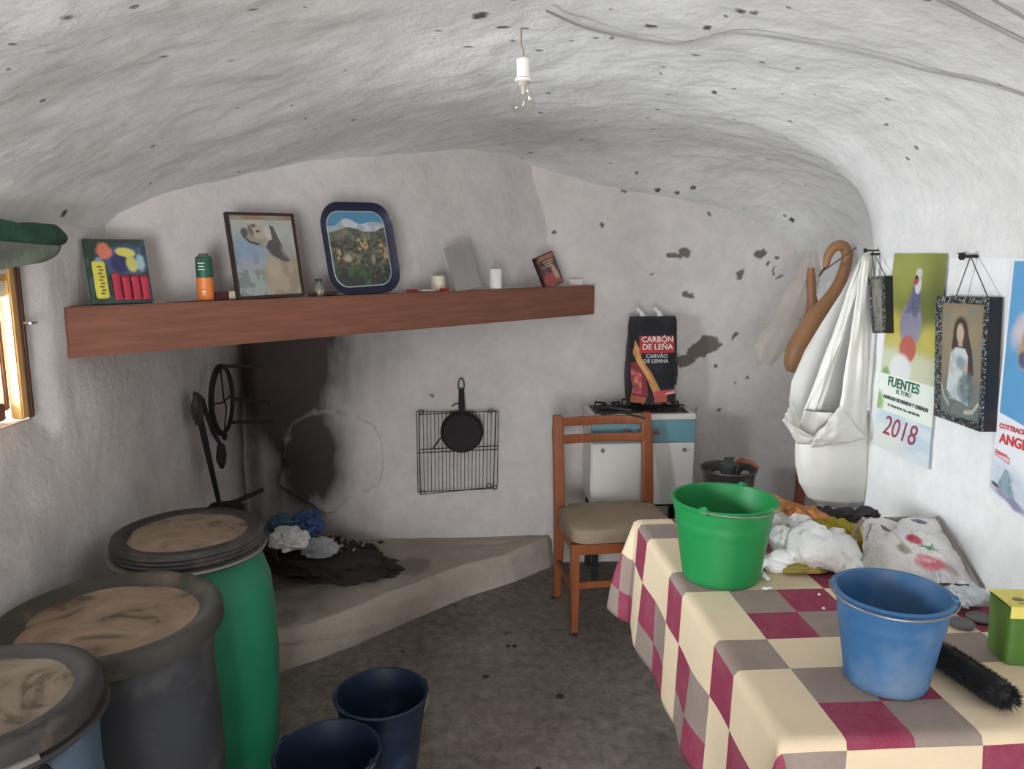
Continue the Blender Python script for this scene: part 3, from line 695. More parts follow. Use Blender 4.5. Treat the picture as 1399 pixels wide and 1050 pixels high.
# tongs
a0, a1 = at_x(268, 548, XL+.05), at_x(300, 690, XL+.05)
e = thing('fire_tongs', 'long black iron fire tongs leaning on the left wall below the trivet', 'tongs', a1); V0 = lambda p: Vector(p)-Vector(e.location)
MB().tube([V0(a0), V0(a0.lerp(a1, .3)), V0(a0.lerp(a1, .65)), V0(a1)], [.012, .014, .012, .010], 8).build('left_arm', M['iron'], e)
mid = a0.lerp(a1, .5)+Vector((.03, .07, .0))
MB().tube([V0(a0+Vector((.01, .04, 0))), V0(a0.lerp(a1, .3)+Vector((.02, .05, 0))), V0(mid+Vector((0, 0, .03)))], [.010, .009, .008], 8).build('right_arm', M['iron'], e)
MB().blob(V0(a0+Vector((0, .01, -.03))), (.02, .045, .065), .35, 2.5, 4, 3).build('jaw', M['iron_grey'], e)
MB().blob(V0(mid+Vector((0, 0, -.02))), (.02, .03, .055), .2, 2, 9, 3).build('grip_pad', M['iron'], e)
# iron fork lying on the hearth behind the green drum
e = thing('fire_shovel', 'black iron shovel standing in the hearth corner behind the green drum', 'shovel', (-.98, 2.88, HZ))
b0, b1, b2 = at_y(300, 692, 2.9), at_y(325, 684, 2.95), at_y(360, 668, 3.0)
V0 = lambda p: Vector(p)-Vector(e.location)
MB().tube([V0(b0), V0(b1), V0(b2)], [.012, .010, .009], 8).build('handle', M['iron'], e)
MB().tube([V0(b0), (0.02, .03, .25), (0, 0, .01)], [.012, .011, .010], 8).build('shaft', M['iron'], e)
MB().blob(V0(b0.lerp(b1, .35)+Vector((0, 0, -.015))), (.07, .02, .03), .3, 2, 7, 3).build('socket', M['iron'], e)
MB().box((0, .03, .09), (.13, .01, .17), bev=.004).build('blade', M['iron_grey'], e)

# grill and pan on the back wall
GP = lambda px, py: at_y(px, py, YB-.035)
tl, trr, br, bl = GP(569, 562), GP(681, 562), GP(679, 667), GP(571, 672)
e = thing('wire_grill', 'square double wire barbecue grill hung on the back wall', 'grill', (tl+trr)/2)
V0 = lambda p: Vector(p)-Vector(e.location)
def gp(u, v, dy=0): p = tl.lerp(trr, u).lerp(bl.lerp(br, u), v); return V0(p)+Vector((0, dy, 0))
e_parts = []
MB().tube([gp(0, 0), gp(1, 0), gp(1, 1), gp(0, 1)], .0028, 6, True).build('outer_frame', M['iron'], e)
MB().tube([gp(.03, .03, -.015), gp(.97, -.02, -.015), gp(.95, .97, -.015), gp(.03, 1.02, -.015)], .0028, 6, True).build('inner_frame', M['iron'], e)
proto_w = None
for k in range(21):
    u = (k+.7)/21.6
    MB().tube([gp(u, 0, -.004), gp(u, 1, -.004)], .0016, 5).build('grill_wire', M['iron'], e)
for k, v in enumerate((.46, .50)):
    MB().tube([gp(.0 if k else .04, v, -.009-.006*k), gp(1.0, v-.025, -.009-.006*k)], .0026, 6).build('cross_bar', M['iron'], e)
for u, v in ((.06, .0), (.9, -.01), (.06, 1.0), (.9, .95), (.97, .98)):
    MB().tube([gp(u, v, -.01)+Vector((.012*math.cos(a_), 0, .012*math.sin(a_))) for a_ in np.linspace(0, 2*PI, 9)[:-1]], .002, 5, True).build('corner_loop', M['iron'], e)
pc = at_y(631, 591, YB-.09); e = thing('frying_pan', 'round sooty black frying pan hanging over the wire grill', 'pan', pc)
rotx = Matrix.Rotation(R(90), 3, 'X')
MB().lathe([(0, .006), (.09, .006), (.107, -.020), (.109, -.020), (.094, .009), (0, .010)], (0, 0, 0), 40, rot=rotx).build('bowl', M['iron'], e)
hpt = at_y(630, 518, YB-.03)-pc
MB().tube([(0, .02, .09), (0, .02, .13), Vector(hpt)+Vector((0, 0, -.05))], [.015, .017, .014], 10, flat=.9).build('handle', M['iron'], e)
MB().tube([Vector(hpt)+Vector((.015*math.cos(a_), 0, -.03+.035*math.sin(a_))) for a_ in np.linspace(0, 2*PI, 15)[:-1]], .0035, 6, True).build('hanging_loop', M['iron_grey'], e)
MB().tube([(-.09, .01, -.01), (-.115, .0, -.035), (-.145, .0, -.075)], .004, 6).build('bent_wire', M['iron'], e)
MB().tube([(-.008, .02, .15), (-.03, .012, .148), (-.05, .01, .135)], .004, 6).build('side_spur', M['iron'], e)
o = MB().tube([at_y(630, 517, YB-.05), at_y(630, 517, YB+.02)], .004, 8).build('nail', M['iron']); rebase(o, at_y(630, 517, YB)); tag(o, 'iron nail holding up the frying pan on the back wall', 'nail')

# rubbish and ash in the hearth
film = lambda n, c, a=.8, r=.3: mat(n, c, r, var=.06, alpha=a, bump=.25, bscale=25, scale=14)
M['bag_white'] = film('white_film', S(244, 244, 242), 1, .35)
M['bag_blue'] = film('blue_film', S(62, 92, 150), .95); M['bag_clear'] = film('clear_film', S(215, 218, 222), .5, .2)
M['bag_teal'] = film('teal_film', S(70, 110, 130), .9)
def crumple(name, label, cat, px, py, z, r_, m_, seed, amp=.30, ridge=.05, sub=5, base=None, rot=None, group=None):
    p = at_y(px, py, z) if z > 1 else at_z(px, py, z+r_[2]*.55); z = p.z-r_[2]*.8 if z > 1 else z; z = max(z, HZ)
    o = MB().blob((0, 0, r_[2]*.8), r_, amp, 2.2, seed, sub, ridge, rot=rot, flat_bottom=None).build(name, m_, angle=35)
    for v in o.data.vertices:
        if v.co.z < 0.003: v.co.z = .003+.02*v.co.z*0
    o.location = (p.x, p.y, z); return tag(o, label, cat, group)
crumple('plastic_bag', 'crumpled blue plastic bag in the hearth corner', 'bag', 421, 716, 3.70, (.075, .065, .07), M['bag_blue'], 3)
crumple('plastic_bag', 'small teal crumpled plastic wrapper left of the blue one in the hearth', 'bag', 383, 717, 3.64, (.065, .05, .05), M['bag_teal'], 5)
crumple('plastic_bag', 'crumpled white plastic bag just beyond the green drum lid', 'bag', 396, 736, 3.42, (.085, .07, .055), M['bag_white'], 8)
crumple('plastic_bag', 'clear crumpled plastic bag at the front of the hearth rubbish', 'bag', 436, 748, 3.50, (.085, .06, .05), M['bag_clear'], 13, .25, .12)
o = MB().blob((0, 0, 0), (.36, .21, .07), .22, 3.5, 3, 5, .10, flat_bottom=0, rot=Matrix.Rotation(R(-25), 3, 'Z')).build('ash_heap', mat('ash_dark', S(52, 42, 38), .95, bump=.8, bscale=60), angle=80)
o.location = (-.68, 3.56, HZ+.001); tag(o, 'low heap of dark ash under the rubbish bags in the hearth corner', 'ash', kind='stuff')
e = thing('fire_grate', 'dark flat iron fire grate under the rubbish in the hearth', 'grate', (at_z(385, 765, HZ+.03)))
for k in range(6):
    MB().box((0, -.10+.04*k, .0), (.34, .012, .012), bev=.002).build('grate_bar', M['iron'], e)
for sx in (-.14, .14): MB().box((sx, 0, -.012), (.014, .25, .012)).build('cross_bearer', M['iron'], e)
e.location.z = HZ+.035; e.rotation_euler = (0, 0, R(42))
for sx in (-.14, .14):
    for sy in (-.1, .1): MB().box((sx, sy, -.026), (.012, .012, .02)).build('foot', M['iron'], e)
# ash, twigs and charcoal crumbs: nobody could count them
mb = MB(); rng = random.Random(7)
for k in range(650):
    a = rng.random()*2*PI; rr_ = abs(rng.gauss(0, .5)); p = at_z(432+rr_*math.cos(a)*62, 758+rr_*math.sin(a)*22, HZ)
    if p.x > .2 or p.y > YB-.03 or p.x < XL+.04: continue
    s_ = rng.uniform(.004, .015)
    rot = Euler((rng.random()*6, rng.random()*6, rng.random()*6)).to_matrix()
    mb.box((p.x, p.y, HZ+.012+s_*.3+.074*math.sqrt(max(0, 1-((p.x+.68)*.906-(p.y-3.56)*.423)**2/.13-((p.y-3.56)*.906+(p.x+.68)*.423)**2/.045))), (s_*rng.uniform(1, 3), s_, s_*.6), rot, mi=rng.choice((0, 0, 1, 2)))
o = mb.build('ash_and_twigs', [mat('ash_dark', S(52, 42, 38), .95), mat('twig_brown', S(92, 62, 46), .9), mat('ash_pale', S(150, 138, 126), .95)], smooth=False); rebase(o, (-.75, 3.4, HZ))
tag(o, 'dark ash, twigs and charcoal crumbs spread on the hearth', 'ash', kind='stuff')
for n_, (px, py, s_) in enumerate(((520, 742, .012), (500, 770, .006), (640, 812, .007), (700, 793, .008), (755, 818, .008), (703, 884, .008), (694, 884, .008), (664, 926, .01), (765, 953, .011), (760, 795, .006))):
    onh = n_ < 2; p = at_z(px, py, HZ if onh else 0)
    p.z = (HZ if onh else 0)+.004
    o = MB().blob((0, 0, s_*.3), (s_*1.4, s_, s_*.6), .3, 2, n_, 2).build('charcoal_crumb', mat('ash_dark', S(52, 42, 38))); o.location = p
    tag(o, 'small dark charcoal crumb '+('against the back wall on the hearth, right of the ash', 'on the hearth top, in front of the ash', 'by the middle of the hearth step', 'near the right end of the hearth step', 'just left of the chair front leg foot', 'on open floor below the chair, right one of a pair', 'on open floor below the chair, left one of a pair', 'on bare floor right of the far floor bucket', 'alone on the floor, midway between floor buckets and tablecloth', 'beside the chair rear leg foot')[n_], 'crumb')

# ================================================================== DRUMS
M['greendrum'] = mat('green_drum_plastic', S(32, 124, 92), .5, var=.12, scale=4, dust=S(104, 140, 110), dscale=2.5, damt=.1)
M['greydrum'] = mat('dark_drum_plastic', S(54, 56, 61), .6, var=.18, scale=4, dust=S(112, 104, 96), dscale=3, damt=.25)
M['bluedrum'] = mat('blue_drum_plastic', S(74, 98, 122), .5, var=.15, scale=4, dust=S(110, 110, 106), dscale=3, damt=.25)
M['lid_black'] = mat('lid_black', S(50, 46, 46), .6, var=.2, dust=S(112, 98, 84), dscale=7, damt=.15)
M['lid_olive'] = mat('lid_olive', S(58, 56, 49), .65, var=.15, dust=S(122, 104, 84), dscale=6, damt=.25)
def dirt(name, a, b, c_):
    t = NT(name); co = t.n('ShaderNodeTexCoord').outputs['Object']
    n1 = t.n('ShaderNodeTexNoise', i_Vector=co, i_Scale=7.0, i_Detail=7.0, i_Roughness=.6, i_Distortion=1.2).outputs[0]
    c = t.ramp(n1, [(.36, c_), (.45, a), (.66, b)]); t.l(c, t.b.inputs['Base Color']); t.b.inputs['Roughness'].default_value = .95
    n2 = t.n('ShaderNodeTexNoise', i_Vector=co, i_Scale=60.0, i_Detail=4.0).outputs[0]
    t.l(t.n('ShaderNodeBump', i_Strength=.3, i_Distance=.004, i_Height=n2).outputs[0], t.b.inputs['Normal']); return t.m
M['dirtA'] = dirt('lid_dirt', S(124, 106, 88), S(148, 128, 108), S(84, 70, 58))
M['dirtB'] = dirt('lid_dirt_pale', S(134, 122, 104), S(158, 146, 126), S(96, 84, 70))
def drum(name, label, loc, H, rb, rt, rl, bodym, lidm, dirtm, band, ringm=None, rz=0, lever=False, recess=.02, dirt_r=.78, ribs=0):
    e = thing(name, label, 'drum', loc, rz)
    pr = [(0, 0.002), (rb*.86, .002), (rb*.9, .012), (rb*.95, .08), (rb, .2), (rb*1.03, H*.5), (rb*1.01, H*.68), (rb*.975, H*.8), (rt, H*.88), (rt*.99, H-band*.7), (rt*.97, H-band*.3)]
    pr2 = []
    for (r0, z0), (r1, z1) in zip(pr[:-1], pr[1:]):
        for k in range(4): t_ = k/4; pr2.append((r0+(r1-r0)*t_, z0+(z1-z0)*t_))
    pr2.append(pr[-1]); MB().lathe(pr2, n=64).build('body', bodym, e, angle=50)
    z0 = H-band
    if ribs: side = [(rl-.004+.004*(k % 2), z0+band*(.15+.75*k/ribs)) for k in range(ribs)]
    else: side = [(rl-.003, z0+.004), (rl, z0+band*.3), (rl-.002, z0+band*.8)]
    MB().lathe([(rt*.98, z0)]+side+[(rl-.006, H-.003), (rl-.014, H), (rl-.03, H-.001), (rl-.045, H-recess*.7), (rl*dirt_r, H-recess), (rl*dirt_r*.5, H-recess), (0, H-recess)], n=72).build('lid', lidm, e, angle=50)
    rd = rl*dirt_r*1.04
    def dm(u, v):
        a = u*2*PI; r_ = v*rd*(1+.05*math.sin(3*a+1)+.04*math.sin(7*a)); p = Vector((r_*math.cos(a), r_*math.sin(a), 0))
        p.z = H-recess+.0035*(1 if v < .8 else (1-v)/.2)+.006*max(0, mn.fractal(p*9+Vector((H, rl*9, 0)), 1, 2, 4))*(1-v**4)+.0006
        return p
    MB().grid(dm, 64, 22, wrap=True).build('dirt_layer', dirtm, e, angle=60)
    if ringm: MB().lathe([(rt, z0-.012), (rl+.004, z0-.011), (rl+.009, z0-.005), (rl+.006, z0+.001), (rt, z0+.003)], n=64).build('clamp_ring', ringm, e)
    if lever:
        MB().tube([(rl*math.cos(a_), rl*math.sin(a_), z0+.004) for a_ in np.linspace(R(-75), R(-35), 8)], .008, 8, flat=.5).build('lever', M['zinc'], e)
        a_ = R(-38); MB().box((rl*math.cos(a_)*1.03, rl*math.sin(a_)*1.03, z0-.03), (.02, .05, .016), Matrix.Rotation(a_, 3, 'Z') @ Matrix.Rotation(R(25), 3, 'X'), bev=.003).build('latch', M['iron'], e)
    return e
gp_ = at_z(258, 735, .8); drum('storage_drum', 'tall green plastic drum with ribbed black lid nearest the fireplace', (gp_.x, gp_.y, 0), .83, .232, .205, .212, M['greendrum'], M['lid_black'], M['dirtA'], .055, M['zinc'], ribs=7, recess=.012)
gp_ = at_z(150, 835, .8); drum('storage_drum', 'dark grey plastic drum with olive lid in the middle of the three', (gp_.x, gp_.y, 0), .80, .225, .226, .250, M['greydrum'], M['lid_olive'], M['dirtA'], .055, None, recess=.022, dirt_r=.76)
gp_ = at_z(-32, 952, .865); drum('storage_drum', 'blue plastic drum with dark lid and clamp lever, closest to the photographer', (gp_.x, gp_.y, 0), .87, .185, .182, .195, M['bluedrum'], M['lid_black'], M['dirtB'], .05, M['iron_grey'], lever=True, dirt_r=.74, recess=.012)

# ================================================================== BUCKETS
def bucket(label, loc, H, rt, rb, m_, handle_a, rz=0, lug_n=2, group=None, inner=None, droop=.3):
    e = thing('bucket', label, 'bucket', loc, rz, group=group)
    w_ = .003; pr = [(0, .012), (rb*.55, .008), (rb*.9, .004), (rb*.97, 0), (rb, .004)]
    for k in range(1, 19):
        t_ = k/18; r_ = rb+(rt-rb)*t_*.97
        if k == 13: r_ += .0025
        if k > 15: r_ += .001
        pr.append((r_, H*t_*.96))
    pr += [(rt+.001, H*.965), (rt+.006, H*.968), (rt+.0075, H*.985), (rt+.003, H), (rt-.003, H*.99)]
    for k in range(18, 0, -1):
        t_ = k/18; pr.append((rb+(rt-rb)*t_*.97-w_, max(H*t_*.96, .008)))
    pr += [(rb*.5, .016), (0, .016)]
    MB().lathe(pr, n=56).build('shell', m_, e, angle=50)
    for s_ in (-1, 1):
        x = s_*(rt+.006)
        MB().box((x-s_*.003, 0, H*.985), (.009, .024, .020), bev=.003).box((x-s_*.006, 0, H+.003), (.007, .014, .012), bev=.003).build('lug', m_, e)
    # wire bail lying down along the rim
    n = 24; pts = []
    for k in range(n+1):
        a = PI*k/n; pts.append((math.cos(a)*(rt+.010), -math.sin(a)*(rt+.012)*math.cos(handle_a), H*.985+math.sin(a)*(rt)*math.sin(handle_a)))
    MB().tube(pts, .0022, 6).build('wire_handle', M['zinc'], e)
    return e
TZ_ = .745
M['greenb'] = mat('green_bucket_plastic', S(28, 130, 68), .45, var=.08, scale=5, dust=S(110, 190, 130), dscale=9, damt=.0, sub=.1)
M['blueb'] = mat('blue_bucket_plastic', S(48, 96, 142), .55, var=.16, scale=5, dust=S(116, 134, 148), dscale=4, damt=.42)
M['navyb'] = mat('navy_bucket_plastic', S(21, 36, 56), .5, var=.18, scale=5, dust=S(74, 88, 104), dscale=5, damt=.18)
p = at_z(984, 787, TZ_); bucket('bright green plastic bucket on the far end of the table', (p.x, p.y, TZ_+.004), .226, .137, .104, M['greenb'], R(-3), R(50))
p = at_z(1209, 930, TZ_); bucket('faded blue plastic bucket at the near right of the tablecloth', (p.x, p.y, TZ_+.004), .200, .110, .080, M['blueb'], R(-4), R(-30))
p = at_z(521, 945, .27); bucket('dark blue bucket on the floor, the one nearer the chair', (p.x, p.y, .003), .27, .142, .105, M['navyb'], R(-55), R(20))
p = at_z(447, 1025, .27); bucket('dark blue bucket on the floor, cut by the bottom of the picture', (p.x, p.y, .003), .27, .142, .105, M['navyb'], R(-12), R(-25))

# ================================================================== CHAIR
e = thing('dining_chair', 'brown wooden chair with beige upholstered seat facing the room', 'chair', (.67, 3.27, 0), R(5))
W_, D_ = .485, .40
def leg(x, y0, z0, y1, z1, a=.017, b=.017, lean=0):
    mb = MB(); n = 10; vs = []; fs = []
    for k in range(n+1):
        t_ = k/n; z = z0+(z1-z0)*t_; y = y0+(y1-y0)*t_; s_ = .8+.2*min(1, t_*2.2)
        vs += [(x-a*s_, y-b*s_, z), (x+a*s_, y-b*s_, z), (x+a*s_, y+b*s_, z), (x-a*s_, y+b*s_, z)]
    for k in range(n):
        for q in range(4): fs.append((k*4+q, k*4+(q+1) % 4, (k+1)*4+(q+1) % 4, (k+1)*4+q))
    fs += [(0, 1, 2, 3), (n*4, n*4+1, n*4+2, n*4+3)]
    return mb.add(vs, fs)
for s_ in (-1, 1):
    o = leg(s_*(W_/2-.02), -D_/2+.02, 0.003, -D_/2+.03, .415).build('leg', M['wood_chair'], e, angle=30)
    MB().box((s_*(W_/2-.02), -D_/2+.02, .012), (.029, .029, .022), bev=.003).build('foot_cap', M['black'], o)
    # rear posts: leg and back upright in one, curved backwards at the top
    n = 26; vs = []; fs = []
    for k in range(n+1):
        t_ = k/n; z = .003+.892*t_; y = D_/2-.02+(.03*(1-t_/.48)**2 if t_ < .48 else .06*((t_-.48)/.52)**1.5)
        a = .026*(.65+.35*min(1, t_*2)); b = .017
        if t_ > .96: a *= .85; b *= .8
        x = s_*(W_/2-.026)
        vs += [(x-a, y-b, z), (x+a, y-b, z), (x+a, y+b, z), (x-a, y+b, z)]
    for k in range(n):
        for q in range(4): fs.append((k*4+q, k*4+(q+1) % 4, (k+1)*4+(q+1) % 4, (k+1)*4+q))
    fs += [(3, 2, 1, 0), (n*4, n*4+1, n*4+2, n*4+3)]
    o = MB().add(vs, fs).build('back_post', M['wood_chair'], e, angle=30)
    bv = o.modifiers.new('b', 'BEVEL'); bv.width = .007; bv.segments = 3; bv.limit_method = 'ANGLE'
    MB().box((s_*(W_/2-.022), 0, .39), (.02, D_-.05, .05), bev=.003).build('side_rail', M['wood_chair'], e)
    MB().box((s_*(W_/2-.022), 0, .19), (.016, D_-.03, .026), bev=.003).build('stretcher', M['wood_chair'], e)
MB().box((0, -D_/2+.028, .39), (W_-.06, .02, .05), bev=.003).build('front_rail', M['wood_chair'], e)
MB().box((0, D_/2-.02, .39), (W_-.06, .02, .05), bev=.003).build('back_rail', M['wood_chair'], e)
MB().box((0, -D_/2+.03, .225), (W_-.06, .016, .030), bev=.003).build('stretcher', M['wood_chair'], e)
for z, h, y in ((.862, .042, .228), (.782, .042, .207)):
    def rail(u, v, z=z, h=h, y=y):
        a = v*2*PI; cx_ = (u-.5)*(W_-.09); ca, sa = math.cos(a), math.sin(a)
        k = lambda q: math.copysign(abs(q)**.35, q)
        return Vector((cx_, y+.010*k(ca)+.018*(1-(2*u-1)**2), z+h/2*k(sa)))
    MB().grid(rail, 16, 20).build('back_slat', M['wood_chair'], e, angle=50)
def seat(u, v):
    a = v*2*PI; k = lambda q, p_=.28: math.copysign(abs(q)**p_, q)
    x = k(math.cos(a))*(W_/2-.008); y = k(math.sin(a))*(D_/2-.004)
    if y > D_/2-.06 and abs(x) > W_/2-.06: y = D_/2-.045; x = math.copysign(W_/2-.055, x) if abs(x) > W_/2-.03 else x
    prof = [(0, .412), (.9, .412), (1., .42), (1.0, .462), (.965, .476), (.75, .483), (.4, .486), (0, .487)]
    t_ = u*(len(prof)-1); i = min(int(t_), len(prof)-2); f = t_-i
    r_ = prof[i][0]*(1-f)+prof[i+1][0]*f; z = prof[i][1]*(1-f)+prof[i+1][1]*f
    return Vector((x*r_, y*r_, z))
mb = MB(); mb.grid(lambda u, v: seat(v, u), 72, 21, wrap=True); mb.build('seat', M['fabric'], e, angle=60)

# ================================================================== STOVE
SX0, SX1, SY0, SY1 = .61, 1.125, 3.585, 3.845
e = thing('gas_stove', 'small white gas stove with teal control panel against the back wall', 'stove', ((SX0+SX1)/2, (SY0+SY1)/2, 0)); SW, SD = SX1-SX0, SY1-SY0
MB().box((0, 0, .635), (SW-.006, SD-.01, .44), bev=.006).build('body', M['enamel'], e)
MB().box((0, -.004, .858), (SW+.006, SD+.01, .026), bev=.005).build('top_plate', M['enamel'], e)
MB().box((0, 0, .872), (SW-.05, SD-.05, .004)).build('hob_tray', mat('burnt_hob', S(58, 48, 44), .7, var=.4), e)
MB().box((0, -SD/2-.004, .787), (SW, .018, .108), bev=.003).build('control_panel', M['teal'], e)
for s_ in (-1, 1):
    x0 = -SW/2+.006 if s_ < 0 else .008; x1 = -.008+.0 if s_ < 0 else SW/2-.002
    o = MB().box(((x0+x1)/2, -SD/2-.005, .573), (x1-x0, .014, .312), bev=.004).build('door', M['enamel'], e)
    kx = x0+.05 if s_ < 0 else x1-.055
    MB().lathe([(0, .018), (.007, .018), (.010, .014), (.006, .006), (.005, 0)], (kx, -SD/2-.012, .698), 20, rot=rotx).build('door_knob', M['zinc'], o)
for x in (-.085, -.01, .062):
    o = MB().lathe([(0, .004), (.022, .004), (.024, .0)], (x, -SD/2-.013, .785), 28, rot=rotx).build('knob_plate', M['steel'], e)
    MB().lathe([(0, .018), (.010, .018), (.013, .014), (.014, .004)], (x, -SD/2-.015, .785), 24, rot=rotx).box((x, -SD/2-.036, .785), (.005, .008, .024), Matrix.Rotation(R(30), 3, 'Y'), bev=.002).build('knob', M['zinc'], o)
for x, y, r_ in ((-.15, -.02, .04), (.15, -.03, .035), (.0, .04, .03)):
    o = MB().lathe([(r_+.012, 0), (r_+.008, .008), (r_, .010), (r_, .018), (r_*.6, .022), (0, .022)], (x, y, .873), 28).build('burner', M['iron'], e)
    for k in range(4):
        a = R(45+90*k); c_, s2 = math.cos(a), math.sin(a)
        MB().tube([(x+c_*.02, y+s2*.02, .905), (x+c_*.085, y+s2*.07, .905), (x+c_*.088, y+s2*.072, .876)], .0045, 6).build('pan_support', M['iron'], o)
for s_ in (-1, 1):
    for y in (-SD/2+.02, SD/2-.02):
        MB().box((s_*(SW/2-.035), y, .21), (.03, .03, .412), bev=.003).build('leg', M['black'], e)
MB().box((0, 0, .408), (SW-.03, SD-.02, .014)).build('stand_frame', M['black'], e)
o = MB().tube([(.59, 3.7, .28)]+[(.6+.18*t_, 3.72, .24-.09*math.sin(t_*PI*.9)) for t_ in np.linspace(0, 1, 12)]+[(.9, 3.72, .2), (1.05, 3.62, .3), (1.17, 3.47, .62)], .009, 8).build('gas_hose', mat('orange_hose', S(168, 90, 52), .5)); rebase(o, (.78, 3.72, .15)); tag(o, 'orange rubber gas hose looping below the stove', 'hose')
# pan iron lying on the hob left
o = MB().tube([at_z(812, 558, .915), at_z(830, 556, .915), at_z(862, 560, .915)], .006, 8).tube([at_z(822, 566, .915), at_z(850, 563, .915), at_z(880, 571, .915)], .005, 8).build('iron_tongs', M['iron_grey']); rebase(o, at_z(840, 560, .9)); tag(o, 'thin iron tongs lying on the left burner of the stove', 'tongs')

# charcoal sack
e = thing('charcoal_sack', 'black paper sack of charcoal standing on the stove', 'sack', (.935, 3.735, .912), R(3)); BW, BH = .245, .425
def sack(u, v):
    a = u*2*PI; k = lambda q, p_: math.copysign(abs(q)**p_, q); h = v*BH
    w2 = BW/2*(1+.03*math.sin(v*4)-.02*v); d2 = .06*(1-v**3)+.006
    return Vector((k(math.cos(a), .45)*w2+.006*mn.noise(Vector((v*5, u*6, 1))), k(math.sin(a), .45)*d2+.006*mn.fractal(Vector((u*9, v*7, 2)), 1, 2, 3), h))
mb = MB(); mb.grid(sack, 60, 40, wrap=True); n0 = len(mb.v)
mb.f.append(tuple(range(59, -1, -1))); mb.mi.append(0); mb.f.append(tuple(n0-60+k for k in range(60))); mb.mi.append(0)
mb.build('paper_sack', mat('black_sack', S(34, 32, 38), .55, var=.2, bump=.3, bscale=18), e, angle=50)
cv = Canvas(130, 220, (32, 31, 37)); cv.mottle((48, 46, 54), .6, 5, 7)
cv.poly([(0, 0), (.28, 0), (.36, .1), (.3, .3), (.16, .5), (.0, .48)], (140, 40, 52)).poly([(0, .12), (.22, .1), (.2, .35), (0, .42)], (190, 58, 74)).mottle((120, 60, 40), .5, 8, 10, .5, .6, 9, (cv.u < .3)*(cv.v < .5))
cv.poly([(.08, .76), (.16, .66), (.22, .52), (.42, .36), (.60, .16), (.66, .05), (.5, .04), (.44, .14), (.28, .34), (.12, .48), (.04, .6)], (196, 124, 50)).poly([(.10, .68), (.2, .5), (.4, .32), (.5, .2), (.3, .32), (.12, .5)], (220, 156, 70)).mottle((232, 176, 90), .4, 10, 14, .5, .6, 4, (cv.c[..., 0] > .4))
cv.rect(.20, 0.0, .3, .05, (180, 96, 50)).poly([(.02, 0), (.3, 0), (.32, .06), (.02, .09)], (176, 92, 52)).poly([(.48, .0), (.76, .0), (.76, .10), (.5, .08)], (186, 84, 50))
cv.rect(.17, .60, .92, .80, (190, 36, 42)).poly([(.46, .075), (.96, .10), (.99, .165), (.48, .135)], (214, 60, 72))
cv.mottle((112, 108, 106), .8, 20, 40, .5, .58, 6, (cv.u > .92)*(cv.v < .55)*1.).rect(.93, .12, 1, .2, (200, 196, 190))
cv.sheet('printed_front', [(-BW/2+.004, 0, BH-.012), (BW/2-.004, 0, BH-.012), (BW/2-.002, 0, .004), (-BW/2+.002, 0, .004)], M['matte'], e, bulge=lambda u, v: np.stack([0*u, -((.06*(1-v**3)+.006)*(1-np.minimum(np.abs(u-.5)*1.96, .999)**5)**.45+.014), 0*u], -1))
M['ink_white'] = mat('white_ink', S(226, 220, 214), .7, var=.02); M['ink_grey'] = mat('grey_ink', S(196, 194, 196), .7, var=.02)
up_s = Vector((0, .12, 1)); sk = lambda v: -(.06*(1-v**3)+.006+.0158)
for txt, z, s_, m_, y, x in (('CARBÓN', .735, .039, 'ink_white', sk(.72), .01), ('DE LEÑA', .650, .039, 'ink_white', sk(.65), .01), ('CARVÃO', .545, .027, 'ink_grey', sk(.54), .005), ('DE LENHA', .488, .027, 'ink_grey', sk(.49), .0)):
    lettering('lettering', txt, s_, M[m_], e, (x, y, z*BH+.002), (1, 0, 0), up_s, .001, bold=.0006)
lettering('lettering', 'Carbonería', .020, M['ink_white'], e, (.055, sk(.12)+.004, .122*BH-.002), (1, 0, .11), up_s, .001, bold=.0004)
for x in (-.06, .03):
    def strap(u, v, x=x):
        t_ = u; return Vector((x+.026*(v-.5)*(1+.3*t_)+.012*math.sin(t_*4), .0+.01*math.sin(t_*3), BH-.01+.045*t_+.01*math.sin(v*5)))
    o = MB().grid(strap, 8, 4).build('paper_tab', mat('tab_paper', S(226, 222, 216), .8), e); o.modifiers.new('s', 'SOLIDIFY').thickness = .002

# gas bottle
e = thing('gas_bottle', 'dark steel gas bottle with round collar, in the corner right of the stove', 'gas bottle', (1.25, 3.44, 0))
MB().lathe([(0, .02), (.11, .02), (.125, .0), (.128, .02), (.145, .06), (.15, .12), (.15, .42), (.14, .49), (.10, .53), (.05, .545), (0, .55)], n=48).build('body', mat('gas_bottle_paint', S(104, 100, 98), .45, metal=.3, var=.2), e)
MB().lathe([(.105, .5), (.118, .56), (.124, .632), (.130, .640), (.134, .632), (.126, .62), (.112, .56), (.108, .5)], n=48).build('collar', mat('collar_steel', S(96, 92, 90), .35, metal=.6, var=.15), e)
MB().lathe([(.03, .54), (.03, .60), (.036, .61), (.038, .655), (.02, .665), (.012, .67), (.012, .685), (0, .69)], n=24).box((0, -.0, .682), (.05, .012, .014), bev=.003).build('regulator', mat('regulator', S(74, 76, 76), .5), e)
for x, y in ((-.065, -.03), (.07, -.03)): MB().box((x, y, .605), (.045, .02, .05), bev=.008).build('guard_tab', mat('guard_tab_grey', S(150, 148, 146), .5), e)
MB().tube([(.03, .02, .65), (.08, .04, .668), (.12, .02, .655), (.135, -.02, .64)], .009, 8).build('hose_end', mat('orange_hose', S(168, 90, 52)), e)
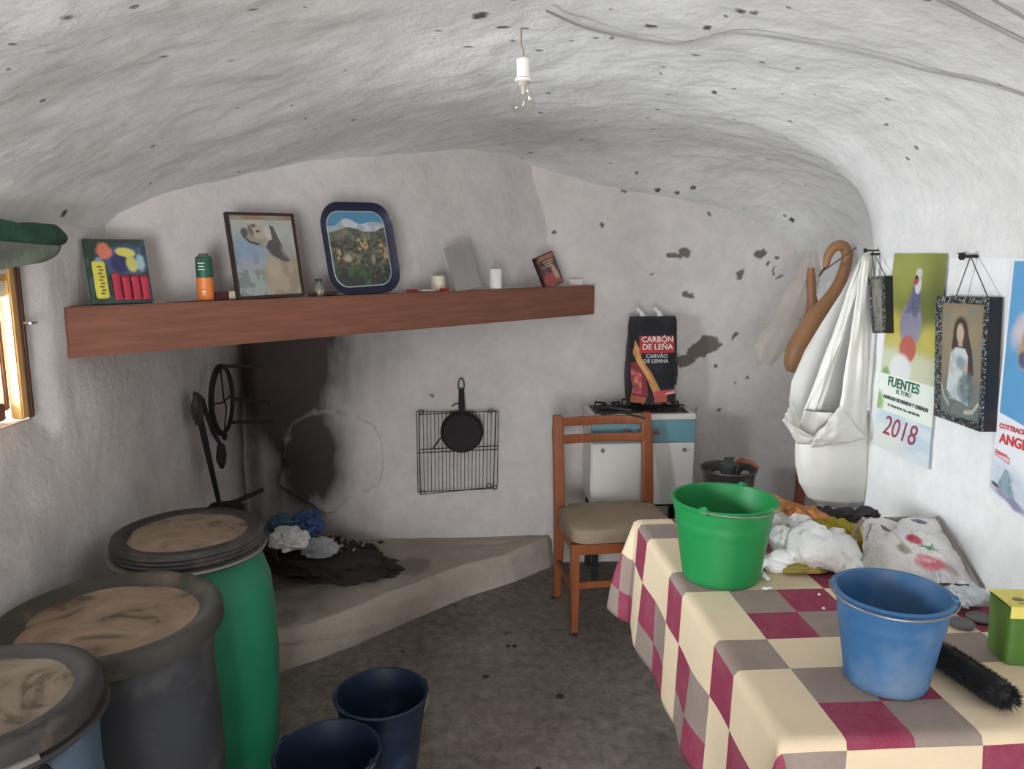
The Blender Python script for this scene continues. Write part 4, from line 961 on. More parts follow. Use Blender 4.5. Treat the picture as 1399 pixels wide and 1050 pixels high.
# brown stick in the corner
p0, p1 = at_y(1091, 700, 3.45), at_y(1085, 560, 3.5)
e = thing('wooden_post', 'thin brown wooden post standing in the right corner behind the hanging bags', 'post', (p0.x, p0.y, 0))
MB().box((0, 0, .62), (.042, .03, 1.24), bev=.004).build('shaft', mat('red_brown_wood', S(112, 58, 38), .5, var=.2), e)
MB().box((0, 0, 1.25), (.05, .036, .03), bev=.006).build('cap', M['wood_dark'], e)

# ================================================================== TABLE AND CLOTH
TX0, TX1, TY0, TY1 = .585, 1.36, 1.245, 2.44
e = thing('dining_table', 'wooden table hidden beneath the patchwork tablecloth along the right wall', 'table', ((TX0+TX1)/2, (TY0+TY1)/2, 0))
tw, tl_ = TX1-TX0-.02, TY1-TY0-.02
MB().box((0, 0, .728), (tw, tl_, .024), bev=.004).build('tabletop', M['wood_chair'], e)
for sx in (-1, 1):
    for sy in (-1, 1): MB().box((sx*(tw/2-.18), sy*(tl_/2-.16), .36), (.045, .045, .713), bev=.004).build('leg', M['wood_chair'], e)
MB().box((0, -(tl_/2-.13), .68), (tw-.30, .018, .07)).build('apron', M['wood_chair'], e); MB().box((0, (tl_/2-.13), .68), (tw-.30, .018, .07)).build('apron', M['wood_chair'], e)
ST = .13/4
def cloth_mat(name, col, dustc):
    t = NT(name); co = t.n('ShaderNodeTexCoord').outputs['Object']
    n1 = t.n('ShaderNodeTexNoise', i_Vector=co, i_Scale=9.0, i_Detail=7.0, i_Roughness=.7).outputs[0]
    n2 = t.n('ShaderNodeTexNoise', i_Vector=co, i_Scale=420.0, i_Detail=2.0).outputs[0]
    c = t.mix(t.ramp(n1, [(.45, (0, 0, 0)), (.75, (.4, .4, .4))]), col, dustc)
    c = t.mix(t.ramp(n2, [(.4, (0, 0, 0)), (.7, (.22, .22, .22))]), c, dustc)
    t.l(c, t.b.inputs['Base Color']); t.b.inputs['Roughness'].default_value = .9; t.b.inputs['Specular IOR Level'].default_value = .2
    t.l(t.n('ShaderNodeBump', i_Strength=.25, i_Distance=.002, i_Height=n2).outputs[0], t.b.inputs['Normal']); return t.m
CL = [cloth_mat('cloth_cream', S(224, 204, 172), S(206, 186, 160)), cloth_mat('cloth_grey', S(142, 126, 118), S(172, 158, 146)), cloth_mat('cloth_maroon', S(140, 50, 76), S(164, 116, 124))]
s0 = -.02-.13*2-ST*3; sN = int(round((TX1-TX0-s0)/ST)); tmid = 1.48
t0 = tmid-.13*2-.13-.26-ST*0; t1 = tmid+.13*9-ST*2+.02; tN = int(round((t1-t0)/ST))
SUB = 2
ns, nt = sN*SUB, tN*SUB
def rnd(d, r_=.012):      # distance past the table edge -> (outward, downward) with a rounded fold
    if d <= 0: return 0, 0
    q = r_*PI/2
    if d < q: a = d/r_; return r_*math.sin(a), r_*(1-math.cos(a))
    return r_, r_+(d-q)
vs = []
for j in range(nt+1):
    for i in range(ns+1):
        s_ = s0+i*ST/SUB; tt = t0+j*ST/SUB; xx = TX0+s_
        ds = max(0, -s_); dn = max(0, TY0-tt); df = max(0, tt-TY1)
        dt_ = max(dn, df); sg = -1 if dn > 0 else 1
        x = max(xx, TX0); y = min(max(tt, TY0), TY1); z = TZ_
        z += .0012*mn.noise(Vector((xx*9, tt*9, 0)))
        wav = .5+.5*math.sin(tt*11+1.3)+.3*math.sin(tt*23)
        if ds > 0 and dt_ > 0:
            r_ = math.hypot(ds, dt_); th = math.atan2(dt_, ds); r_ /= (1+.30*math.sin(2*th)**2)
            k = .34*math.sin(2*th); ou, dwn = rnd(r_)
            az = th
            x -= math.cos(az)*(ou+k*r_*1.0); y += sg*math.sin(az)*(ou+k*r_*1.0); z -= dwn*math.sqrt(1-k*k*.9)
        elif ds > 0:
            ou, dwn = rnd(ds); x -= ou+.018*wav*(dwn/.33)+.02*dwn; z -= dwn*(1+.04*math.sin(tt*7))
        elif dt_ > 0:
            ou, dwn = rnd(dt_); wv = .5+.5*math.sin(xx*15); y += sg*(ou+.03*wv*(dwn/.33)); z -= dwn
        vs.append((x, y, z))
fs = []; mi = []
for j in range(nt):
    for i in range(ns):
        a = j*(ns+1)+i; fs.append((a, a+1, a+ns+2, a+ns+1))
        s_ = s0+(i+.5)*ST/SUB; tt = t0+(j+.5)*ST/SUB
        cs = math.floor((s_+.02)/.13+1e-6) % 4      # 0 strip with grey crossings, 1, 2 checker, 3 strip with maroon crossings
        ct = math.floor((tt-tmid)/.13+1e-6) % 3     # 0 strip, 1, 2 checker
        if cs == 0: m_ = 1 if ct == 0 else 0
        elif cs == 3: m_ = 2 if ct == 0 else 0
        elif ct == 0: m_ = 0
        else: m_ = 1 if ((cs == 1) != (ct == 1)) else 2
        mi.append(m_)
mb = MB(); mb.v = vs; mb.f = fs; mb.mi = mi
o = mb.build('tablecloth', CL, angle=70); so_ = o.modifiers.new('s', 'SOLIDIFY'); so_.thickness = .002; so_.offset = 1
rebase(o, ((TX0+TX1)/2, (TY0+TY1)/2, TZ_)); tag(o, 'cream, grey and maroon patchwork checked tablecloth draped over the table', 'tablecloth')
TC = TZ_+.004

# ---- things on the table
def at_t(px, py, dz=0): return at_z(px, py, TC+dz)
def soft(name, label, cat, base, pts_r, m_, seed, amp=.12, ridge=.15, solid=False):
    """crumpled fabric or film: several overlapping lumps fused into one skin"""
    mb = MB()
    for k, (c_, r_) in enumerate(pts_r): mb.blob(Vector(c_)-Vector(base), r_, amp, 2.4, seed+k*3, 4, ridge)
    o = mb.build(name, m_, angle=60); rm = o.modifiers.new('r', 'REMESH'); rm.mode = 'VOXEL'; rm.voxel_size = .0045; rm.use_smooth_shade = True
    dg = bpy.context.evaluated_depsgraph_get(); me = bpy.data.meshes.new_from_object(o.evaluated_get(dg)); o.modifiers.clear(); o.data = me
    n = len(me.vertices); co_ = np.zeros(n*3); me.vertices.foreach_get('co', co_); co_ = co_.reshape(-1, 3)
    no = np.zeros(n*3); me.vertices.foreach_get('normal', no); no = no.reshape(-1, 3)
    q = co_*13; w1 = np.abs(fbm(q[:, 0]+2*fbm(q[:, 0]*.5, q[:, 1]*.5, q[:, 2]*.5, seed, 2), q[:, 1], q[:, 2], seed, 3)-.5)
    co_ = co_-no*(.022*(.12-np.minimum(w1, .12))/.12*.55)[:, None]
    co_[:, 2] = np.maximum(co_[:, 2], .0)
    me.vertices.foreach_set('co', co_.reshape(-1)); me.update()
    me.polygons.foreach_set('use_smooth', [True]*len(me.polygons))
    o.location = base; return tag(o, label, cat)
# white crumpled plastic bag
b0 = at_t(1100, 770); P_ = lambda px, py, z: at_z(px, py, TC+z)
soft('plastic_bag', 'knotted white plastic bag lying between the green and blue buckets', 'bag', (b0.x, b0.y, TC),
     [(P_(1075, 742, .05), (.06, .065, .055)), (P_(1108, 745, .065), (.075, .075, .068)), (P_(1143, 752, .055), (.065, .075, .062)), (P_(1155, 772, .03), (.05, .05, .04)), (P_(1062, 766, .03), (.05, .035, .035)), (P_(1090, 715, .075), (.045, .04, .035)), (P_(1044, 783, .012), (.012, .04, .012)), (P_(1047, 803, .008), (.022, .012, .008))], M['bag_white'], 17, .10, .05)
soft('grey_paper', 'crumpled greyish paper bundle behind the knotted white bag', 'paper', (at_t(1062, 740).x, at_t(1062, 740).y, TC),
     [(P_(1058, 716, .07), (.05, .05, .045)), (P_(1075, 722, .05), (.05, .05, .04))], mat('grey_paper', S(190, 188, 182), .8), 27)
soft('orange_cloth', 'crumpled orange brown cloth bag behind the green bucket', 'cloth', (at_t(1085, 705).x, 2.36, TC),
     [(P_(1068, 700, .045), (.06, .05, .045)), (P_(1095, 703, .04), (.07, .05, .035)), (P_(1118, 712, .03), (.06, .04, .026)), (P_(1052, 690, .06), (.04, .04, .04))], mat('orange_cloth', S(178, 118, 66), .8, var=.15, bump=.4, bscale=40), 31)
soft('yellow_cloth', 'mustard yellow crumpled cloth beside the orange cloth bag', 'cloth', (at_t(1140, 735).x, 2.22, TC),
     [(P_(1130, 726, .04), (.065, .06, .042)), (P_(1152, 725, .035), (.05, .05, .038)), (P_(1165, 738, .02), (.045, .04, .02))], mat('mustard_cloth', S(170, 150, 40), .9, var=.12, bump=.6, bscale=120), 37)
soft('dark_cloth', 'black folded cloth under the hanging white bag at the table end', 'cloth', (at_t(1150, 700).x, 2.46, TC-.0),
     [(P_(1130, 700, .02), (.07, .04, .02)), (P_(1160, 702, .02), (.08, .05, .022)), (P_(1188, 700, .02), (.05, .05, .022))], mat('dark_cloth', S(48, 44, 48), .9), 43)
p = P_(1090, 778, 0)
o = MB().blob((0, 0, .012), (.09, .045, .012), .3, 3, 6, 4, .2).build('yellow_wrapper', mat('yellow_wrap', S(176, 156, 84), .6)); o.location = (p.x, p.y, TC+.001); tag(o, 'flattened yellowish wrapper tucked beneath the knotted white bag', 'wrapper')
# floral tote bag leaning on the wall
A_, B_, C_, D_2 = at_z(1180, 708, TC+.165), at_x(1281, 706, 1.372), at_x(1338, 802, 1.368), at_t(1170, 775)
E_ = at_t(1300, 838, .0)
e = thing('tote_bag', 'white shopping bag printed with red and pink roses leaning on the right wall', 'bag', (D_2.x+.1, D_2.y, TC)); V0 = lambda p: Vector(p)-Vector(e.location)
cv = Canvas(160, 150, (222, 220, 216))
cv.mottle((204, 202, 200), .6, 5, 5).ell(.62, .50, .075, .065, (196, 62, 76), .25, -20, 1, .5).ell(.60, .51, .03, .03, (160, 40, 60), .4).line([(.66, .46), (.72, .40), (.8, .40)], .008, (40, 130, 96)).line([(.64, .42), (.72, .43), (.78, .47)], .007, (40, 130, 96)).ell(.74, .43, .04, .018, (60, 150, 110), .3, 10)
cv.ell(.70, .20, .12, .10, (206, 96, 112), .3, 0, 1, .9, 5).mottle((236, 176, 180), .8, 22, 22, .5, .58, 8, np.exp(-((cv.u-.7)/.1)**2-((cv.v-.2)/.1)**2)).ell(.83, .17, .05, .07, (156, 146, 130), .4, 0, .7, .8).ell(.70, .09, .06, .03, (190, 200, 196), .4)
cv.ell(.72, .93, .09, .05, (112, 98, 124), .15, 5).poly([(.25, .82), (.31, .78), (.42, .62), (.38, .60), (.29, .70)], (116, 100, 96)).ell(.48, .38, .05, .08, (150, 142, 128), .3, 40, .9, .6).line([(.42, .62), (.5, .45), (.56, .3)], .008, (180, 172, 160))
cv.ell(.1, .75, .03, .14, (150, 140, 140), .3, -15, .8)
def tb(u, v):
    n1 = fbm(u*5, v*5, 0, 201, 3)-.5; n2 = np.abs(fbm(u*9+v*3, v*7-u*2, 0, 203, 3)-.5)
    k = (.05*np.sin(u*PI)*np.sin(v*PI)+.035*n1-.05*np.minimum(n2, .1))
    return np.stack([-k*.75, -k*.35, k*.8+0*u], -1)
M['tote'] = vcol('tote_fabric', .6)
cv.sheet('printed_front', [V0(A_), V0(B_), V0(C_)+Vector((0, 0, .005)), V0(at_t(1172, 790))], M['tote'], e, bulge=tb)
# puffed lower fold, back panel and bound edge
MB().grid(lambda u, v: V0(A_.lerp(B_, u)).lerp(V0(at_t(1172, 745)+Vector((.06, .06, 0))).lerp(V0(C_)+Vector((.0, .02, 0)), u), v)+Vector((.012, .02, -.004)), 10, 10).build('back_panel', mat('tote_back', S(206, 204, 202), .7), e)
MB().tube([V0(A_)]+[V0(A_.lerp(D_2, t_))+Vector((-.02*math.sin(t_*PI), -.0, .02*math.sin(t_*PI))) for t_ in np.linspace(.1, .95, 8)], [.010]*9, 8, flat=.5).build('handle', mat('tote_band', S(168, 150, 150), .7), e)
MB().tube([V0(B_), V0(B_.lerp(C_, .5))+Vector((-.004, 0, .006)), V0(C_)], .006, 8).build('bound_edge', mat('tote_edge', S(130, 122, 116), .7), e)
# clear plastic wrap, grey discs
soft('plastic_wrap', 'crumpled clear plastic wrap between the blue bucket and the green carton', 'wrap', (at_t(1310, 825).x, at_t(1310, 825).y, TC),
     [(P_(1305, 815, .028), (.05, .045, .028)), (P_(1328, 812, .03), (.035, .04, .03)), (P_(1290, 826, .02), (.04, .03, .018))], mat('clear_wrap', S(200, 206, 206), .2, alpha=.75, bump=.3, bscale=30), 53, .2, .2)
M['stone'] = mat('grey_disc', S(92, 90, 90), .6, var=.1)
for px, py, l_, d_ in ((1313, 854, 'round grey lid lying flat left of the green carton, the nearer one', 0), (1338, 846, 'round grey lid lying flat half behind the green carton', 0)):
    p = at_t(px, py); o = MB().lathe([(0, .001), (.027, .001), (.030, .004), (.030, .008), (.026, .011), (.02, .0105), (0, .0105)], n=32).build('jar_lid', M['stone']); o.location = (p.x, p.y, TC+d_); tag(o, l_, 'lid')
# green carton with yellow top
e = thing('green_carton', 'green carton with a yellow printed top at the right edge of the table', 'carton', (*at_t(1402, 905).xy, TC), R(-8))
e.location = (*at_t(1390, 895).xy, TC)
def carton(u, v):
    a = u*2*PI; k = lambda q: math.copysign(abs(q)**.3, q); s_ = 1+.12*v
    return Vector((k(math.cos(a))*.048*s_, k(math.sin(a))*.042*s_, .132*v))
MB().grid(carton, 48, 12, wrap=True).build('body', mat('olive_green', S(76, 114, 44), .5, var=.12), e, angle=60)
MB().box((0, 0, .1345), (.104, .092, .003), bev=.001).box((-.0, -.047, .1225), (.104, .002, .026)).build('top_flap', mat('yellow_card', S(226, 212, 110), .6), e)
MB().lathe([(0, .0012), (.011, .0012), (.012, 0)], (-.018, -.01, .136), 20, sy=.8).lathe([(0, .0012), (.011, .0012), (.012, 0)], (.018, -.01, .136), 20, sy=.8).build('emblem', mat('brown_ink', S(128, 112, 72), .6), e)
MB().box((-.014, -.03, .1365), (.03, .003, .0008)).box((.02, -.03, .1365), (.02, .003, .0008)).build('lettering', mat('brown_ink', S(128, 112, 72), .6), e)['kind'] = 'stuff'
# black bristly brush
q0, q1 = at_t(1283, 893, .028), at_t(1372, 952, .028)
e = thing('brush_head', 'black bristly brush lying on the tablecloth in front of the green carton', 'brush', ((q0+q1)/2)); e.location.z = TC
ax = (q1-q0).normalized(); Lb = (q1-q0).length; sd = Vector((-ax.y, ax.x, 0))
rng = random.Random(3); core = MB().tube([Vector((0, 0, .030))-ax*Lb*.5, Vector((0, 0, .030)), Vector((0, 0, .030))+ax*Lb*.5], [.022, .025, .026], 14); core.build('core', M['black'], e)
mb = MB()
for k in range(6500):
    t_ = rng.uniform(-.5, .5); a = rng.random()*2*PI; d_ = sd*math.cos(a)+Vector((0, 0, 1))*math.sin(a)
    if abs(t_) > .42 and rng.random() < .6: d_ = (d_+ax*math.copysign(rng.random()*1.5, t_)).normalized()
    b = Vector((0, 0, .030))+ax*t_*Lb*1.04; d_ = (d_+Vector((rng.gauss(0, .2), rng.gauss(0, .2), rng.gauss(0, .2)))).normalized()
    tip = b+d_*rng.uniform(.031, .036); tip.z = max(tip.z, .001); o_ = d_.orthogonal()*.0009; b2 = b+d_*.02
    mb.add([b2-o_, b2+o_, tip], [(0, 1, 2)])
mb.build('bristles', mat('black_bristle', S(20, 20, 21), .8), e, smooth=False)['kind'] = 'stuff'
# crumb on cloth
for px, py in ((1119, 813), (1125, 832)):
    o = MB().blob((0, 0, .003), (.004, .004, .003), .3, 2, px, 2).build('bread_crumb', M['white']); o.location = at_t(px, py); tag(o, 'tiny white crumb on the tablecloth left of the blue bucket, the '+('farther one' if py < 820 else 'nearer one'), 'crumb')

# ================================================================== RIGHT WALL
WX = 1.383
# calendar with a pheasant
c1 = [at_x(1222, 346, WX-.006), at_x(1294, 346, WX-.006), at_x(1268, 641, WX-.010), at_x(1192, 606, WX-.010)]
e = thing('wall_calendar', 'hanging wall calendar with a long necked bird photograph and 2018 page', 'calendar', c1[0]); V0 = lambda p: Vector(p)-Vector(e.location)
def sub(v0, v1): return [V0(c1[0].lerp(c1[3], 1-v1)), V0(c1[1].lerp(c1[2], 1-v1)), V0(c1[1].lerp(c1[2], 1-v0)), V0(c1[0].lerp(c1[3], 1-v0))]
cv = Canvas(90, 210, (134, 140, 44))
cv.put(sstep(.62, .35, cv.v), (196, 186, 60)).put(sstep(.28, .16, cv.v), (206, 208, 172)).ell(.85, .6, .5, .3, (96, 108, 44), .6, 0, .8).ell(.12, .4, .3, .12, (204, 184, 40), .5, 0, .8, .4).ell(.95, .34, .3, .12, (210, 196, 60), .5, 0, .8).ell(.3, .85, .4, .2, (164, 168, 60), .6, 0, .7)
cv.ell(.47, .44, .20, .19, (138, 134, 158), .12, -4).poly([(.33, .52), (.46, .74), (.58, .74), (.62, .54)], (112, 110, 142)).ell(.52, .64, .085, .14, (98, 98, 132), .15, 4).mottle((70, 72, 96), .5, 26, 40, .5, .56, 4, np.exp(-((cv.u-.5)/.12)**2-((cv.v-.62)/.16)**4)).ell(.54, .76, .06, .075, (206, 204, 204), .2, 4).ell(.50, .79, .05, .035, (178, 60, 54), .3, 20).ell(.54, .85, .06, .035, (200, 202, 190), .3).ell(.5, .815, .03, .015, (60, 40, 40), .3)
cv.ell(.46, .24, .155, .11, (196, 78, 52), .15).ell(.36, .06, .20, .13, (226, 226, 226), .2).ell(.10, -.02, .08, .08, (130, 170, 90), .3)
cv.sheet('bird_photograph', sub(.39, 1.), M['gloss'], e)
cv = Canvas(70, 70, (230, 238, 226)); cv.ell(.0, .2, .12, .3, (146, 186, 108), .4)
cv.sheet('printed_panel', sub(.20, .39), M['print'], e)
cv = Canvas(80, 100, (190, 214, 226)); cv.mottle((218, 228, 230), .8, 3, 4).ell(.2, .3, .4, .4, (220, 224, 218), .6)
cv.sheet('month_page', sub(0., .20), M['print'], e)
ux = (c1[1]-c1[0]).normalized(); uyv = (c1[0]-c1[3]).normalized(); mk = lambda u, v: V0(c1[0].lerp(c1[3], 1-v).lerp(c1[1].lerp(c1[2], 1-v), u))
M['ink_green'] = mat('green_ink', S(48, 104, 78), .6); M['ink_maroon'] = mat('maroon_ink', S(150, 62, 92), .6); M['ink_dark'] = mat('dark_ink', S(70, 84, 82), .6); M['ink_red'] = mat('red_ink', S(206, 60, 66), .6)
nrm = Vector((-1, 0, 0))
# reading direction on the right wall runs from far (-> small px) to near: ux
lettering('lettering', 'FUENTES', .043, M['ink_green'], e, mk(.46, .355)+nrm*.0015, ux, uyv, .0, bold=.0008)
lettering('lettering', 'EL TORO', .020, M['ink_dark'], e, mk(.48, .315)+nrm*.0015, ux, uyv, .0)
lettering('lettering', 'ALMACEN DE PIENSOS Y CEREALES', .0155, M['ink_dark'], e, mk(.52, .272)+nrm*.0015, ux, uyv, .0, bold=.0006)
lettering('lettering', 'Tlf. 958 00 00 00  Mov. 600 000 000', .012, M['ink_dark'], e, mk(.5, .235)+nrm*.0015, ux, uyv, .0)
lettering('lettering', '2018', .092, M['ink_maroon'], e, mk(.46, .125)+nrm*.0015, ux, uyv, .0, shear=.25)
# framed painting
fx = WX-.045
f4 = [at_x(1280, 404, fx), at_x(1350, 406, fx), at_x(1341, 590, fx), at_x(1277, 567, fx)]
e = thing('framed_painting', 'black ornate deep framed painting of a praying woman in white robe', 'picture', f4[0]); V0 = lambda p: Vector(p)-Vector(e.location)
fr_m = NT('carved_frame'); co = fr_m.n('ShaderNodeTexCoord').outputs['Object']
vv = fr_m.n('ShaderNodeTexNoise', i_Vector=co, i_Scale=190.0, i_Detail=2.0).outputs[0]
fr_m.l(fr_m.ramp(vv, [(.50, S(24, 24, 26)), (.64, S(150, 152, 150))]), fr_m.b.inputs['Base Color']); fr_m.b.inputs['Roughness'].default_value = .4
fr_m.l(fr_m.n('ShaderNodeBump', i_Strength=.8, i_Distance=.004, i_Height=vv).outputs[0], fr_m.b.inputs['Normal'])
def fpt(u, v, d=0): return V0(f4[0].lerp(f4[1], u).lerp(f4[3].lerp(f4[2], u), 1-v))+Vector((d, 0, 0))
def prism(q, d0, d1):
    vs = [Vector(p)+Vector((d0, 0, 0)) for p in q]+[Vector(p)+Vector((d1, 0, 0)) for p in q]
    return MB().add(vs, [(0, 1, 2, 3), (7, 6, 5, 4), (0, 4, 5, 1), (1, 5, 6, 2), (2, 6, 7, 3), (3, 7, 4, 0)])
mx_, my_, mr_ = .12, .055, .045
for q in ([(0, 0), (1, 0), (1-mr_, my_), (mx_, my_)], [(0, 1), (1, 1), (1-mr_, 1-my_), (mx_, 1-my_)], [(0, 0), (0, 1), (mx_, 1-my_), (mx_, my_)], [(1, 0), (1, 1), (1-mr_, 1-my_), (1-mr_, my_)]):
    prism([fpt(*p) for p in q], -.003, .004).build('carved_rail', fr_m.m, e, smooth=False)
prism([fpt(0, 0), fpt(1, 0), fpt(1, 1), fpt(0, 1)], .0045, .040).build('box_side', M['black'], e, smooth=False)
cv = Canvas(110, 190, (140, 124, 96))
cv.ell(.5, .7, .4, .3, (158, 138, 104), .6, 0, .7).put(sstep(.4, .15, cv.v), (96, 112, 110)).mottle((120, 128, 118), .5, 6, 8)
cv.ell(.47, .74, .17, .14, (62, 46, 38), .2).poly([(.31, .76), (.63, .76), (.74, .60), (.80, .40), (.68, .34), (.60, .5), (.38, .56), (.26, .60)], (68, 52, 44)).ell(.46, .735, .085, .085, (196, 168, 142), .2).rect(.42, .62, .52, .67, (186, 158, 132), 1, .02)
cv.poly([(.24, .54), (.36, .61), (.58, .61), (.66, .54), (.64, .36), (.70, .12), (.30, .16), (.16, .22)], (196, 206, 204)).mottle((160, 174, 176), .6, 8, 12, .5, .62, 7, (cv.u < .66)*(cv.u > .22)*(cv.v < .58)*(cv.v > .14))
cv.ell(.50, .47, .13, .06, (112, 132, 142), .4, -10, .8, .5).ell(.60, .43, .06, .035, (190, 162, 138), .4, 20).ell(.64, .27, .19, .14, (86, 106, 112), .35, 15, .85, .6).mottle((140, 160, 156), .6, 30, 40, .56, .62, 9, np.exp(-((cv.u-.64)/.1)**2-((cv.v-.27)/.08)**2)).line([(.02, .26), (.10, .15), (.22, .09)], .02, (186, 182, 160), .7).line([(.62, .06), (.80, .08), (.93, .16)], .02, (190, 186, 164), .8)
cv.sheet('canvas', [fpt(mx_*.9, 1-my_*.9, .001), fpt(1-mr_*.9, 1-my_*.9, .001), fpt(1-mr_*.9, my_*.9, .001), fpt(mx_*.9, my_*.9, .001)], M['gloss'], e)
nl = at_x(1326, 350, WX-.02); mb = MB()
for u in (.33, .93): MB().tube([fpt(u, 1, .01), V0(nl)], .0017, 6).build('hanging_cord', mat('grey_cord', S(92, 86, 80), .8), e)
o = MB().lathe([(0, .03), (.010, .028), (.010, .020), (.004, .016), (.004, -.02)], nl, 14, rot=Matrix.Rotation(R(-90), 3, 'Y')).tube([nl+Vector((0, 0, .0)), at_x(1309, 346, WX-.02)], .0022, 6).build('nail', M['iron']); rebase(o, nl); tag(o, 'dark iron nail with round head above the framed painting', 'nail')
# small frame near the bags
fx = WX-.035; f4 = [at_x(1188, 378, fx), at_x(1208, 377, fx), at_x(1210, 455, fx), at_x(1194, 455, fx)]
e = thing('box_picture', 'small dark box frame hanging beside the white bags', 'picture', f4[0]); V0 = lambda p: Vector(p)-Vector(e.location)
prism([fpt(0, 0), fpt(1, 0), fpt(1, 1), fpt(0, 1)], .001, .036).build('box_side', M['black'], e, smooth=False)
for q in ([(0, 0), (1, 0), (.9, .05), (.1, .05)], [(0, 1), (1, 1), (.9, .95), (.1, .95)], [(0, 0), (0, 1), (.1, .95), (.1, .05)], [(1, 0), (1, 1), (.9, .95), (.9, .05)]):
    prism([fpt(*p) for p in q], -.006, .002).build('carved_rail', fr_m.m, e, smooth=False)
cv = Canvas(30, 60, (120, 116, 104)); cv.mottle((86, 84, 80), .7, 5, 8)
cv.sheet('picture', [fpt(.08, .96, -.001), fpt(.92, .96, -.001), fpt(.92, .04, -.001), fpt(.08, .04, -.001)], M['gloss'], e)
nl = at_x(1192, 342, WX-.02)
for u in (.1, .9): MB().tube([fpt(u, 1, .01), V0(nl)], .0017, 6).build('hanging_cord', mat('grey_cord', S(92, 86, 80)), e)
o = MB().lathe([(0, .03), (.007, .028), (.007, .022), (.003, .018), (.003, -.02)], nl, 12, rot=Matrix.Rotation(R(-90), 3, 'Y')).build('nail', M['iron']); rebase(o, nl); tag(o, 'iron nail above the small dark box frame', 'nail')
# poster with blue picture at the right edge
xw = WX-.004; pc_ = [at_x(1383, 353, xw), at_x(1500, 352, xw), at_x(1462, 770, xw), at_x(1352, 672, xw)]
e = thing('wall_poster', 'tall white poster with light blue picture and red lettering, at the right edge', 'poster', pc_[0]); V0 = lambda p: Vector(p)-Vector(e.location)
c1 = pc_
cv = Canvas(120, 220, (236, 238, 240))
cv.rect(.03, .02, .97, .985, (70, 160, 214)).ell(.35, .60, .25, .12, (206, 196, 202), .3, 20, 1, .5).ell(.30, .49, .16, .09, (196, 152, 108), .25, 60, 1, .5).ell(.26, .40, .06, .05, (84, 92, 120), .3, 0, 1, .4).ell(.6, .55, .2, .2, (216, 190, 170), .4, 0, 1, .5)
cv.sheet('picture_sheet', sub(.345, 1.), M['print'], e)
cv = Canvas(110, 110, (232, 237, 244)); cv.rect(.02, .50, .22, .58, (206, 60, 66)).rect(.03, .515, .21, .565, (240, 200, 204))
cv.ell(.24, .28, .30, .2, (196, 208, 226), .6, 0, .9, .4).poly([(.08, .14), (.17, .42), (.21, .42), (.33, .14)], (128, 164, 172), .9).mottle((96, 134, 148), .7, 16, 18, .48, .58, 5, np.exp(-((cv.u-.2)/.1)**2-((cv.v-.26)/.14)**4)).ell(.06, .15, .05, .025, (60, 60, 90), .4).ell(.30, .10, .24, .05, (130, 124, 160), .5, 0, .9, .9).ell(.7, .2, .2, .2, (190, 200, 224), .6)
cv.sheet('lettered_sheet', sub(0, .345), M['print'], e)
ux = (pc_[1]-pc_[0]).normalized(); uyv = (pc_[0]-pc_[3]).normalized()
lettering('lettering', 'COTTRACION', .0175, M['ink_red'], e, mk(.05, .305)+nrm*.0015, ux, uyv, .0, 'LEFT', bold=.0006)
lettering('lettering', 'ANGEL', .036, M['ink_red'], e, mk(.07, .255)+nrm*.0015, ux, uyv, .0, 'LEFT', bold=.001)
lettering('lettering', 'PEDIDOS', .010, M['ink_red'], e, mk(.045, .187)+nrm*.0018, ux, uyv, .0, 'LEFT')

# ---- bags hanging in the corner
M['hang'] = mat('hanging_film', S(226, 224, 216), .4, var=.05, scale=10, bump=.3, bscale=14, alpha=.97)
M['hang2'] = mat('hanging_film_thin', S(214, 212, 206), .4, var=.05, alpha=.88, bump=.3, bscale=14)
M['net'] = mat('net_film', S(196, 186, 174), .6, var=.2, alpha=.42, bump=.3, bscale=20)
def hung(name, label, cat, Yp, rows, m_, depth=.5, seed=0, n=40, open_top=False, folds=.008, close=True):
    """rows: (photo y, left x, right x) silhouettes in a plane at distance Yp -> a hanging soft body"""
    L_ = [(at_y(a, y, Yp), at_y(b, y, Yp)) for y, a, b in rows]; m = len(L_); base = (L_[-1][0]+L_[-1][1])/2
    def fn(u, v):
        t_ = v*(m-1); i = min(int(t_), m-2); f = t_-i; f = f*f*(3-2*f)*.35+f*.65
        a = L_[i][0].lerp(L_[i+1][0], f); b = L_[i][1].lerp(L_[i+1][1], f)
        c_ = (a+b)/2; h = (b-a)/2; hl = h.length; an = u*2*PI
        d_ = hl*depth if not callable(depth) else depth(v, hl)
        k = 1+folds/max(hl, .02)*(mn.noise(Vector((math.cos(an)*4, math.sin(an)*4, v*2.0+seed)))*1.2+.5*math.sin(an*9+seed+v*3)*(1-v))
        return c_+h*math.cos(an)*k+Vector((0, 1, 0))*math.sin(an)*d_*k-base
    mb = MB(); mb.grid(fn, n, 48, wrap=True)
    if close:
        nn = len(mb.v); mb.f.append(tuple(range(n-1, -1, -1))) if not open_top else None
        if not open_top: mb.mi.append(0)
        mb.f.append(tuple(nn-n+k for k in range(n))); mb.mi.append(0)
    return mb, base
# net bag at the left
mb, base = hung('', '', '', 3.30, [(342, 1098, 1114), (370, 1092, 1118), (400, 1072, 1112), (440, 1048, 1098), (475, 1030, 1076), (492, 1030, 1062), (499, 1036, 1052)], M['net'], .3, 3, folds=.016)
o = mb.build('net_bag', M['net'], angle=70); o.location = base; tag(o, 'sheer beige plastic bag hanging leftmost in the corner group', 'bag')
